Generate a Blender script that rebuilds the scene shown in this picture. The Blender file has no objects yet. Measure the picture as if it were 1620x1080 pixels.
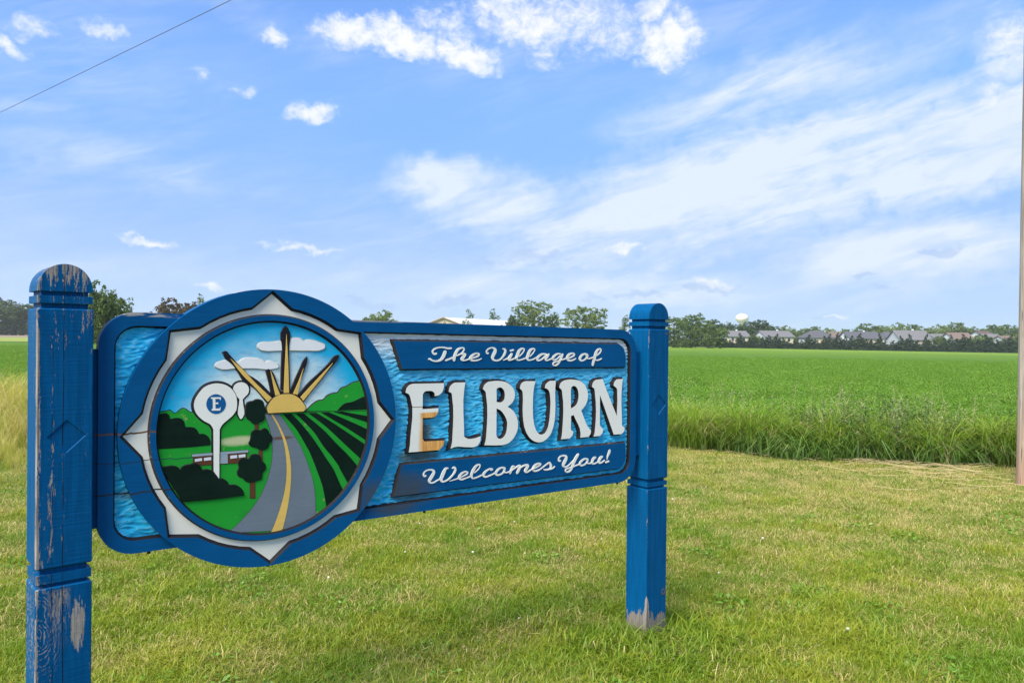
import bpy, bmesh, math, random
from math import radians as RAD, sin, cos, pi
from mathutils import Vector, Matrix, noise
from mathutils.geometry import tessellate_polygon

SC = bpy.context.scene
COL = SC.collection
random.seed(7)

# ------------------------------------------------------------------ camera, sky, sun, exposure
CAM_H = 1.43
cd = bpy.data.cameras.new('camera')
cd.lens = 26.464; cd.sensor_width = 36.0; cd.clip_start = 0.05; cd.clip_end = 6000
cam = bpy.data.objects.new('camera', cd); COL.objects.link(cam)
_p, _r = 0.00538, -0.00966
_f = Vector((0, cos(_p), -sin(_p))); _rt = Vector((1, 0, 0)); _dn = Vector((0, -sin(_p), -cos(_p)))
_r2 = _rt*cos(_r) + _dn*sin(_r); _d2 = _dn*cos(_r) - _rt*sin(_r)
cam.matrix_world = Matrix(((_r2.x, -_d2.x, -_f.x, 0), (_r2.y, -_d2.y, -_f.y, 0), (_r2.z, -_d2.z, -_f.z, CAM_H), (0, 0, 0, 1)))
SC.camera = cam

SUN_EL = 50.0
SUN_AZ = Vector((-0.60, -0.80))          # horizontal direction towards the sun
SUN_STRENGTH = 3.8
SKY_STRENGTH = 0.092
EXPOSURE = 1.08
SC.view_settings.view_transform = 'Standard'
SC.view_settings.look = 'None'
SC.view_settings.exposure = EXPOSURE
SC.view_settings.gamma = 1.0
SC.view_settings.use_curve_mapping = False
SC.render.engine = 'CYCLES'
SC.cycles.use_denoising = True
SC.cycles.max_bounces = 8
SC.cycles.transparent_max_bounces = 16
SC.cycles.volume_bounces = 1

sd = bpy.data.lights.new('sun', 'SUN')
sd.energy = SUN_STRENGTH; sd.angle = RAD(38); sd.color = (1.0, 0.93, 0.80)
sun = bpy.data.objects.new('sun', sd); COL.objects.link(sun)
_s = SUN_AZ.normalized()*cos(RAD(SUN_EL)); SUN_DIR = Vector((_s.x, _s.y, sin(RAD(SUN_EL))))
sun.rotation_euler = SUN_DIR.to_track_quat('Z', 'Y').to_euler()
sun.location = (-20, -30, 40)

W = bpy.data.worlds.new('World'); SC.world = W; W.use_nodes = True
W.cycles.sampling_method = 'MANUAL'; W.cycles.sample_map_resolution = 512
class NT:
    """small helper to write node trees as expressions"""
    def __init__(s, tree): s.t = tree; s.n = tree.nodes; s.l = tree.links
    def add(s, typ, **kw):
        nd = s.n.new(typ)
        for k, v in kw.items(): setattr(nd, k, v)
        return nd
    def put(s, sock, v):
        if isinstance(v, bpy.types.NodeSocket): s.l.new(v, sock)
        else: sock.default_value = v
    def m(s, op, a, b=None, c=None, clamp=False):
        nd = s.add('ShaderNodeMath', operation=op, use_clamp=clamp)
        s.put(nd.inputs[0], a)
        if b is not None: s.put(nd.inputs[1], b)
        if c is not None: s.put(nd.inputs[2], c)
        return nd.outputs[0]
    def v(s, op, a, b=None, scale=None):
        nd = s.add('ShaderNodeVectorMath', operation=op)
        s.put(nd.inputs[0], a)
        if b is not None: s.put(nd.inputs[1], b)
        if scale is not None: s.put(nd.inputs['Scale'], scale)
        return nd.outputs[0]
    def xyz(s, x, y, z):
        nd = s.add('ShaderNodeCombineXYZ')
        for i, q in enumerate((x, y, z)): s.put(nd.inputs[i], q)
        return nd.outputs[0]
    def sep(s, v):
        nd = s.add('ShaderNodeSeparateXYZ'); s.put(nd.inputs[0], v); return nd.outputs
    def noise(s, vec, scale, detail=4.0, rough=0.55, dist=0.0, color=False):
        nd = s.add('ShaderNodeTexNoise'); s.put(nd.inputs['Vector'], vec)
        nd.inputs['Scale'].default_value = scale; nd.inputs['Detail'].default_value = detail
        nd.inputs['Roughness'].default_value = rough; nd.inputs['Distortion'].default_value = dist
        return nd.outputs['Color'] if color else nd.outputs['Fac']
    def rng(s, v, a, b, c=0.0, d=1.0, smooth=True):
        nd = s.add('ShaderNodeMapRange', interpolation_type='SMOOTHSTEP' if smooth else 'LINEAR')
        s.put(nd.inputs[0], v)
        for i, q in enumerate((a, b, c, d)): s.put(nd.inputs[1+i], q)
        return nd.outputs[0]
    def mix(s, f, a, b, blend='MIX'):
        nd = s.add('ShaderNodeMix', data_type='RGBA', blend_type=blend)
        s.put(nd.inputs['Factor'], f)
        for k, q in (('A', a), ('B', b)):
            sk = [i for i in nd.inputs if i.name == k and i.type == 'RGBA'][0]
            s.put(sk, (q[0], q[1], q[2], 1) if isinstance(q, (tuple, list)) else q)
        return [o for o in nd.outputs if o.type == 'RGBA'][0]
    def ramp(s, f, stops):
        nd = s.add('ShaderNodeValToRGB'); s.put(nd.inputs[0], f)
        e = nd.color_ramp.elements
        while len(e) < len(stops): e.new(0.5)
        for el, (p, c) in zip(e, stops): el.position = p; el.color = (c[0], c[1], c[2], 1)
        return nd.outputs[0]

def build_sky():
    g = NT(W.node_tree); g.n.clear()
    out = g.add('ShaderNodeOutputWorld'); bg = g.add('ShaderNodeBackground')
    g.l.new(bg.outputs[0], out.inputs[0])
    sky = g.add('ShaderNodeTexSky', sky_type='NISHITA'); sky.sun_disc = False
    sky.sun_elevation = RAD(SUN_EL); sky.sun_rotation = math.atan2(SUN_AZ.x, SUN_AZ.y)
    sky.air_density = 1.0; sky.dust_density = 0.6; sky.ozone_density = 1.0; sky.altitude = 200
    tc = g.add('ShaderNodeTexCoord').outputs['Generated']
    x, y, z = g.sep(tc)[:3]
    az = g.m('MULTIPLY', g.m('ARCTAN2', x, y), 57.2958)
    el = g.m('MULTIPLY', g.m('ARCSINE', z), 57.2958)
    P = g.xyz(az, el, 0.0)
    # soft domain warp shared by all clouds
    wn = g.noise(P, 0.55, 3.0, 0.6, color=True)
    wv = g.v('SUBTRACT', wn, (0.5, 0.5, 0.5))
    Pc = g.v('ADD', P, g.v('SCALE', wv, scale=2.2))
    def blobs(lst):
        acc = None
        for a0, e0, wa, we, rot, amp in lst:
            mp = g.add('ShaderNodeMapping', vector_type='TEXTURE')
            mp.inputs['Location'].default_value = (a0, e0, 0); mp.inputs['Rotation'].default_value = (0, 0, RAD(rot))
            mp.inputs['Scale'].default_value = (wa, we, 1); g.l.new(Pc, mp.inputs['Vector'])
            dt = g.add('ShaderNodeVectorMath', operation='DOT_PRODUCT')
            g.l.new(mp.outputs[0], dt.inputs[0]); g.l.new(mp.outputs[0], dt.inputs[1])
            b = g.m('MULTIPLY_ADD', dt.outputs['Value'], -amp, amp)
            acc = g.m('MAXIMUM', b, -0.6 if acc is None else acc)
        return acc
    CUM = SKY_CUM
    fb = g.noise(g.v('MULTIPLY', P, (1.0, 1.35, 1.0)), 0.95, 9.0, 0.68, 0.35)
    fine = g.m('MULTIPLY', g.m('SUBTRACT', fb, 0.5), 2.5)
    dc = g.rng(g.m('ADD', blobs(CUM), fine), -0.30, 1.30)
    # high cirrus: long soft streaks, everywhere on the dome, thicker where the big sheet lies
    cs, sn = cos(RAD(14)), sin(RAD(14))
    sx = g.m('ADD', g.m('MULTIPLY', az, cs), g.m('MULTIPLY', el, sn))
    sy = g.m('SUBTRACT', g.m('MULTIPLY', el, cs), g.m('MULTIPLY', az, sn))
    st = g.noise(g.xyz(g.m('MULTIPLY', sx, 0.085), g.m('MULTIPLY', sy, 0.33), 3.0), 1.0, 5.0, 0.58, 0.5)
    st2 = g.noise(g.xyz(g.m('MULTIPLY', sx, 0.03), g.m('MULTIPLY', sy, 0.09), 9.0), 1.0, 3.0, 0.5)
    st3 = g.noise(g.xyz(g.m('MULTIPLY', sx, 0.22), g.m('MULTIPLY', sy, 1.15), 5.0), 1.0, 6.0, 0.62, 0.8)
    sheet = g.m('MAXIMUM', g.m('ADD', blobs(SKY_CIR), g.m('MULTIPLY', g.m('SUBTRACT', st, 0.5), 0.9)), 0.0)
    sheet = g.rng(sheet, 0.0, 1.0)
    ci = g.m('MULTIPLY', g.rng(g.m('ADD', g.m('MULTIPLY', st, 0.62), g.m('MULTIPLY', st3, 0.38)), 0.18, 0.82), sheet)
    ci = g.m('ADD', ci, g.m('MULTIPLY', sheet, 0.34))
    veil = g.m('MULTIPLY', g.m('MULTIPLY', g.rng(g.m('ADD', g.m('MULTIPLY', st, 0.5), g.m('MULTIPLY', st3, 0.5)), 0.32, 0.78), g.rng(st2, 0.36, 0.68)), 0.42)
    ci = g.m('MINIMUM', g.m('ADD', ci, veil), 0.93)
    # pale air towards the horizon
    hz = g.rng(el, 27.0, 5.0, 0.0, 0.97)
    hcol = g.mix(g.rng(el, 15.0, 0.0), (1.12, 2.25, 5.1), (2.55, 3.55, 5.25))
    # flat grey-blue fair-weather clouds low in the sky
    dg = g.rng(g.m('ADD', blobs(SKY_LOW), g.m('MULTIPLY', g.m('SUBTRACT', g.noise(g.v('MULTIPLY', P, (0.8, 2.4, 1)), 0.9, 4.0, 0.6), 0.5), 2.0)), 0.05, 0.8)
    k = SKY_STRENGTH
    base = sky.outputs[0]
    c = g.mix(1.0, base, (0.78, 1.02, 1.38), 'MULTIPLY')
    c = g.mix(hz, c, hcol)
    c = g.mix(ci, c, (4.2, 4.65, 5.25))
    c = g.mix(g.m('MULTIPLY', dg, 0.55), c, (2.1, 2.95, 4.7))
    c = g.mix(g.m('MULTIPLY', dc, 0.97), c, g.mix(dc, (4.2, 4.65, 5.3), (5.25, 5.3, 5.4)))
    g.l.new(c, bg.inputs['Color'])
    bg.inputs['Strength'].default_value = k

SKY_VAL = 1.35
SKY_CUM = [(-12.05, 21.44, 3.48, 1.21, -6, 1.1), (-8.32, 21.12, 3.79, 1.39, -14, 1.25), (-3.81, 20.49, 2.97, 1.25, -12, 1.25), (1.69, 22.47, 4.06, 1.7, 0, 1.0), (-0.73, 23.68, 2.88, 1.59, 10, 0.85), (5.26, 23.24, 3.31, 1.43, 10, 0.7), (11.53, 21.26, 2.83, 2.09, 18, 1.15), (10.44, 23.22, 1.57, 1.18, 0, 0.8), (6.94, 21.97, 4.44, 1.82, 0, 0.55), (-5.5, 22.33, 2.87, 1.21, 0, 0.5), (-17.52, 20.74, 1.14, 0.71, -25, 0.75), (-15.08, 15.84, 2.03, 0.81, 4, 1.05), (-33.99, 17.5, 1.34, 0.65, -35, 0.9), (-32.72, 18.85, 1.38, 0.79, 0, 0.55), (-28.45, 19.45, 1.28, 0.52, 0, 0.7), (-25.82, 6.25, 1.9, 0.38, 0, 0.85), (-15.45, 6.39, 2.99, 0.32, -3, 0.7), (8.29, 6.74, 1.59, 0.42, 0, 0.95), (-21.98, 3.43, 0.75, 0.31, 0, 0.8), (14.77, 4.11, 1.78, 0.42, -5, 0.8), (33.35, 18.25, 1.96, 1.79, 25, 0.7), (33.05, 15.37, 1.98, 0.6, 10, 0.6), (-4.83, 3.0, 1.44, 0.29, 0, 0.4), (-19.77, 16.83, 0.94, 0.37, 0, 0.45), (2.19, 20.19, 1.25, 1.01, 0, 0.5), (-22.7, 17.54, 0.66, 0.36, 0, 0.35), (23.25, 1.53, 0.81, 0.18, 0, 0.8)]
SKY_CIR = [(29.95, 12.5, 11.87, 4.28, 6, 1.05), (15.81, 10.82, 18.63, 6.09, 10, 0.95), (-0.58, 9.69, 10.01, 3.69, -14, 0.8), (22.2, 14.3, 12.2, 2.48, 12, 0.85), (-5.38, 10.99, 5.27, 2.73, -14, 0.75), (4.25, 6.42, 9.36, 1.88, 0, 0.55), (28.19, 5.9, 12.34, 3.33, 4, 0.75), (-30.16, 11.95, 10.21, 2.75, -12, 0.3), (-19.03, 4.52, 23.3, 1.8, 0, 0.35), (-18.31, 22.07, 9.03, 2.3, -20, 0.3), (9.03, 3.58, 27.71, 2.12, 0, 0.5), (33.02, 17.95, 2.93, 3.22, 0, 0.6), (20.08, 16.98, 15.58, 4.42, 10, 0.55)]
SKY_LOW = [(-4.73, 2.62, 2.97, 0.62, 2, 0.95), (-10.49, 2.34, 2.25, 0.42, 0, 0.8), (9.87, 3.53, 2.5, 0.42, 0, 0.9), (14.55, 3.79, 2.67, 0.46, 0, 1.0), (29.59, 5.88, 1.43, 0.37, 3, 1.0), (24.98, 4.22, 1.1, 0.26, 0, 0.9), (26.12, 3.59, 1.0, 0.21, 0, 0.8), (1.62, 6.22, 2.88, 0.62, 0, 0.75), (-1.5, 5.81, 2.4, 0.38, 0, 0.5), (6.2, 2.95, 1.61, 0.38, 0, 0.7), (22.76, 1.57, 1.14, 0.27, 0, 0.8), (21.37, 14.79, 1.24, 0.58, 0, 0.35)]
build_sky()

# traced outlines of the carving, in tenths of a millimetre on the sign's face
LETTERS={'E':[[(13414,-2057,1),(13448,-1945),(13567,-1820),(13716,-1775,1),(15083,-1788,1),(15063,-1987),(14995,-2134),(14868,-2236),(14668,-2276,1),(14664,-2172),(14576,-2091),(14396,-2066),(14225,-2094),(14148,-2185,1),(14143,-2750,1),(14848,-2737,1),(14820,-2909),(14695,-3053),(14551,-3089,1),(14158,-3080,1),(14155,-3869,1),(14238,-3978,1),(15125,-4002,1),(15072,-4188),(14890,-4354,1),(13568,-4337,1),(13614,-4076),(13632,-3801),(13617,-2294),(13553,-2163),(13415,-2096,1)]],'L':[[(15301,-2113,1),(15329,-1964),(15425,-1849),(15566,-1780,1),(16059,-1784,1),(16015,-2002),(16025,-3913,1),(16160,-4000),(16470,-4022),(16818,-3952,1),(16785,-4156),(16649,-4323),(16493,-4363),(16164,-4344),(15593,-4296),(15399,-4344,1),(15464,-4123),(15480,-3900),(15452,-2335),(15421,-2190),(15301,-2132,1)]],'B':[[(16894,-2053,1),(16959,-1917),(17105,-1812),(17378,-1770),(17784,-1781),(18082,-1853),(18325,-2025),(18479,-2249),(18478,-2486),(18354,-2684),(18127,-2842,1),(18345,-2971),(18549,-3201),(18659,-3513),(18641,-3817),(18497,-4086),(18269,-4293),(17979,-4385),(17651,-4384),(16987,-4329,1),(17049,-4143),(17077,-3881),(17056,-2364),(17014,-2182),(16894,-2079,1)],
[(17564,-2091,1),(17673,-2041),(17808,-2052),(17928,-2163),(17976,-2366),(17933,-2549),(17803,-2640),(17570,-2623,1)],
[(17573,-2883,1),(17757,-2965),(17965,-3177),(18096,-3429),(18096,-3715),(18016,-3978),(17873,-4103),(17730,-4126),(17627,-4068),(17573,-3955,1)]],'U':[[(18747,-2095,1),(18784,-1954),(18893,-1855),(19034,-1814,1),(19568,-1828,1),(19484,-2112),(19445,-2456),(19439,-3041),(19466,-3422),(19535,-3702),(19656,-3952),(19848,-4097),(20070,-4067),(20224,-3885),(20319,-3575),(20360,-3262),(20369,-2526),(20326,-2321),(20238,-2199),(20067,-2131,1),(20110,-1992),(20226,-1891),(20355,-1835,1),(20673,-1840,1),(20646,-2220),(20662,-3102),(20627,-3558),(20540,-3870),(20407,-4125),(20185,-4319),(19963,-4411),(19697,-4413),(19433,-4310),(19191,-4093),(19015,-3773),(18929,-3392),(18899,-3015),(18900,-2401),(18863,-2212),(18747,-2123,1)]],'R':[[(20873,-2114,1),(20917,-1981),(21041,-1878),(21286,-1820),(21733,-1824),(22068,-1894),(22361,-2095),(22515,-2391),(22524,-2683),(22421,-2933),(22148,-3193,1),(22571,-3962),(22740,-4126,1),(22717,-4257),(22587,-4387,1),(22102,-4389,1),(22119,-4223),(21707,-3376,1),(21556,-3397,1),(21550,-4006,1),(21693,-4097,1),(21661,-4235),(21484,-4388,1),(20995,-4381,1),(21043,-4186),(21063,-3974),(21043,-2410),(21004,-2249),(20873,-2146,1)],
[(21531,-2267,1),(21577,-2136),(21718,-2093),(21881,-2196),(21970,-2408),(21959,-2696),(21843,-2926),(21692,-3019),(21542,-3073,1)]],'N':[[(22769,-2143,1),(22811,-2005),(22914,-1898),(23027,-1857,1),(23412,-1837,1),(23516,-2055),(24321,-3556,1),(24331,-2492),(24308,-2303),(24094,-2154,1),(24133,-1998),(24281,-1874,1),(24688,-1861,1),(24644,-2087),(24656,-4017,1),(24837,-4123,1),(24787,-4291),(24620,-4405,1),(24141,-4395,1),(23261,-2550,1),(23270,-3932,1),(23484,-4094,1),(23436,-4276),(23277,-4394,1),(22889,-4393,1),(22951,-4243),(22978,-4061),(22951,-2480),(22904,-2258),(22769,-2173,1)]]}
SCRIPT={'T':[[(14732,-644,40),(14637,-659,39),(14563,-584,34),(14613,-497,32),(14747,-435,28),(14903,-408,24),(15078,-415,29),(15236,-446,34),(15399,-441,33)],
[(15129,-577,61),(15084,-679,65),(15029,-784,61),(14943,-874,49),(14822,-925,36),(14701,-934,31),(14546,-907,30),(14451,-851,36),(14383,-865,11)]],'h':[[(15153,-913,33),(15294,-869,33),(15462,-810,33)],
[(15529,-907,58),(15542,-788,62),(15612,-621,58),(15709,-492,46),(15843,-435,29),(15970,-435,25),(15980,-515,27),(15900,-622,27),(15738,-706,25),(15649,-736,21)],
[(15649,-736,23),(15828,-671,29),(15991,-666,42),(16031,-700,50),(15952,-791,60),(15884,-867,59),(15943,-914,35),(16085,-908,24),(16267,-855,25)]],'e':[[(16249,-871,30),(16470,-811,30),(16655,-750,39),(16701,-676,34),(16598,-644,27),(16450,-687,38),(16313,-786,55),(16286,-871,55),(16379,-926,34),(16564,-928,30),(16713,-898,24),(16825,-853,13)]],'V':[[(17150,-643,35),(17079,-640,33),(17063,-565,26),(17157,-471,26),(17329,-424,26),(17464,-471,53),(17484,-566,72),(17409,-708,72),(17356,-818,68),(17402,-905,44),(17547,-943,33),(17721,-908,31),(17856,-806,36),(17953,-679,49),(17991,-567,53),(17950,-487,45),(17852,-471,18)]],'i':[[(18247,-549,34),(18402,-516,34)],
[(17901,-934,16),(18112,-859,29)],
[(18318,-678,43),(18221,-809,65),(18156,-896,56),(18232,-929,31),(18411,-882,25),(18570,-827,25)]],'l':[[(18711,-777,25),(18872,-651,26),(18962,-522,26),(18930,-460,27),(18808,-473,41),(18688,-570,64),(18609,-731,68),(18571,-860,63),(18632,-933,32),(18814,-919,26),(19098,-840,26)]],'l2':[[(19262,-787,26),(19426,-654,26),(19514,-523,26),(19486,-468,26),(19362,-481,42),(19243,-571,63),(19163,-734,69),(19119,-864,61),(19192,-939,32),(19388,-924,26),(19627,-833,26)]],'a':[[(20160,-710,28),(20095,-693,33),(19926,-693,38),(19737,-787,56),(19650,-885,61),(19697,-960,37),(19865,-929,33),(20054,-806,33),(20160,-715,28)],
[(20283,-694,33),(20203,-790,57),(20109,-890,55),(20152,-965,33),(20334,-925,27),(20516,-856,27)]],'g':[[(20939,-698,34),(20785,-685,34),(20612,-760,48),(20505,-876,56),(20571,-952,38),(20723,-912,29),(20918,-779,29)],
[(21053,-709,41),(20984,-830,58),(20920,-947,53),(20812,-1098,44),(20683,-1177,34),(20552,-1175,29),(20513,-1111,29),(20594,-1048,29),(20811,-997,27),(21030,-940,27),(21306,-883,27)]],'e2':[[(21306,-900,34),(21540,-834,35),(21707,-758,40),(21695,-685,35),(21560,-672,35),(21404,-731,49),(21305,-849,59),(21335,-943,47),(21497,-987,35),(21676,-955,30),(21811,-896,20)]],'o':[[(22370,-737,35),(22486,-755,56),(22464,-841,49),(22338,-947,35),(22177,-994,35),(22057,-945,55),(22061,-855,62),(22197,-736,45),(22380,-688,30),(22485,-729,35)],
[(22429,-884,28),(22592,-912,25),(22837,-853,26)]],'f':[[(22809,-1193,63),(22865,-1019,70),(22934,-845,74),(23002,-653,70),(23118,-516,46),(23260,-478,31),(23309,-548,31),(23215,-671,31),(23027,-779,29)],
[(22923,-963,26),(23101,-986,29),(23267,-944,26),(23350,-901,16)]],'W':[[(14328,-5286,30),(14255,-5299,36),(14221,-5219,32),(14296,-5122,24),(14449,-5077,24),(14603,-5100,36),(14673,-5174,55),(14622,-5289,66),(14538,-5400,66),(14474,-5497,58),(14531,-5578,32),(14660,-5584,28),(14797,-5531,26),(14962,-5470,24)],
[(15309,-5096,21),(15203,-5105,45),(15112,-5232,70),(15043,-5376,70),(14992,-5491,62),(15051,-5588,37),(15165,-5585,29),(15305,-5539,29),(15446,-5447,33),(15570,-5322,37),(15631,-5206,48),(15594,-5099,43),(15496,-5117,18)]],'e3':[[(15373,-5602,12),(15590,-5576,21),(15769,-5534,25),(16004,-5473,25),(16186,-5399,34),(16203,-5331,30),(16093,-5305,29),(15930,-5366,42),(15823,-5470,54),(15824,-5547,42),(15951,-5598,32),(16151,-5565,25),(16399,-5505,26)]],'l3':[[(16547,-5388,24),(16732,-5263,24),(16802,-5144,24),(16768,-5087,28),(16619,-5127,43),(16509,-5241,61),(16421,-5388,61),(16391,-5509,53),(16457,-5601,34),(16624,-5595,26),(16886,-5525,26)]],'c':[[(17321,-5374,19),(17407,-5343,37),(17301,-5309,31),(17130,-5364,39),(16998,-5461,52),(16965,-5551,45),(17076,-5610,33),(17266,-5582,26),(17534,-5506,26)]],'o2':[[(17921,-5344,31),(18020,-5354,45),(17982,-5462,46),(17885,-5564,34),(17690,-5601,34),(17577,-5550,44),(17592,-5472,53),(17726,-5358,43),(17901,-5311,29),(18010,-5337,34)],
[(17982,-5513,25),(18121,-5540,25),(18249,-5517,25)]],'m':[[(18516,-5320,25),(18426,-5320,41),(18357,-5434,56),(18290,-5585,45)],
[(18338,-5497,25),(18517,-5401,32),(18758,-5318,41),(18799,-5371,60),(18720,-5501,66),(18650,-5611,51)],
[(18739,-5454,24),(18961,-5345,32),(19166,-5332,46),(19208,-5376,54),(19127,-5475,63),(19062,-5567,52),(19153,-5625,32),(19334,-5560,26),(19541,-5498,24)]],'e4':[[(19383,-5550,26),(19653,-5474,33),(19862,-5394,38),(19893,-5343,33),(19777,-5320,33),(19610,-5371,47),(19486,-5491,56),(19508,-5584,45),(19655,-5623,36),(19865,-5577,28),(20117,-5451,28),(20351,-5336,29)]],'s':[[(20383,-5334,43),(20439,-5431,58),(20461,-5534,56),(20376,-5609,38),(20205,-5626,33),(20073,-5605,25)],
[(20248,-5627,25),(20463,-5621,27),(20592,-5579,24),(20667,-5528,17)]],'Y':[[(20994,-5308,37),(20906,-5307,41),(20890,-5218,34),(20987,-5125,31),(21164,-5106,34),(21297,-5151,59),(21299,-5270,77),(21212,-5399,80),(21147,-5511,67),(21203,-5593,39),(21348,-5598,31),(21525,-5512,30),(21726,-5368,30)],
[(21999,-5122,58),(21883,-5253,74),(21772,-5415,74),(21684,-5578,64),(21618,-5709,54),(21507,-5809,44),(21351,-5832,34),(21272,-5770,31),(21327,-5698,30),(21505,-5664,28),(21775,-5621,28),(22104,-5557,28)]],'o3':[[(22481,-5374,36),(22570,-5399,49),(22529,-5500,47),(22415,-5594,35),(22231,-5629,38),(22115,-5584,48),(22119,-5498,58),(22273,-5391,48),(22435,-5348,33),(22563,-5381,39)],
[(22507,-5542,28),(22670,-5582,29),(22846,-5555,29)]],'u':[[(23048,-5345,43),(22930,-5379,68),(22845,-5494,68),(22839,-5589,49),(22976,-5619,33),(23165,-5566,29),(23247,-5521,29)],
[(23453,-5345,44),(23334,-5396,69),(23247,-5512,68),(23265,-5598,50),(23404,-5605,33),(23595,-5525,23)]],'!':[[(23904,-5116,70),(23857,-5228,65),(23786,-5347,47),(23749,-5494,17)],
[(23657,-5628,38),(23850,-5583,38)]]}
RIBBON_TOP=[(12916,-174,1),(13289,-1210,1),(24850,-1308,1),(24857,-755),(24702,-419),(24423,-268,1)]
RIBBON_BOT=[(13301,-4792,1),(13159,-5236),(12996,-5923,1),(24393,-5980,1),(24692,-5927),(24876,-5673),(24902,-4833,1)]
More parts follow.
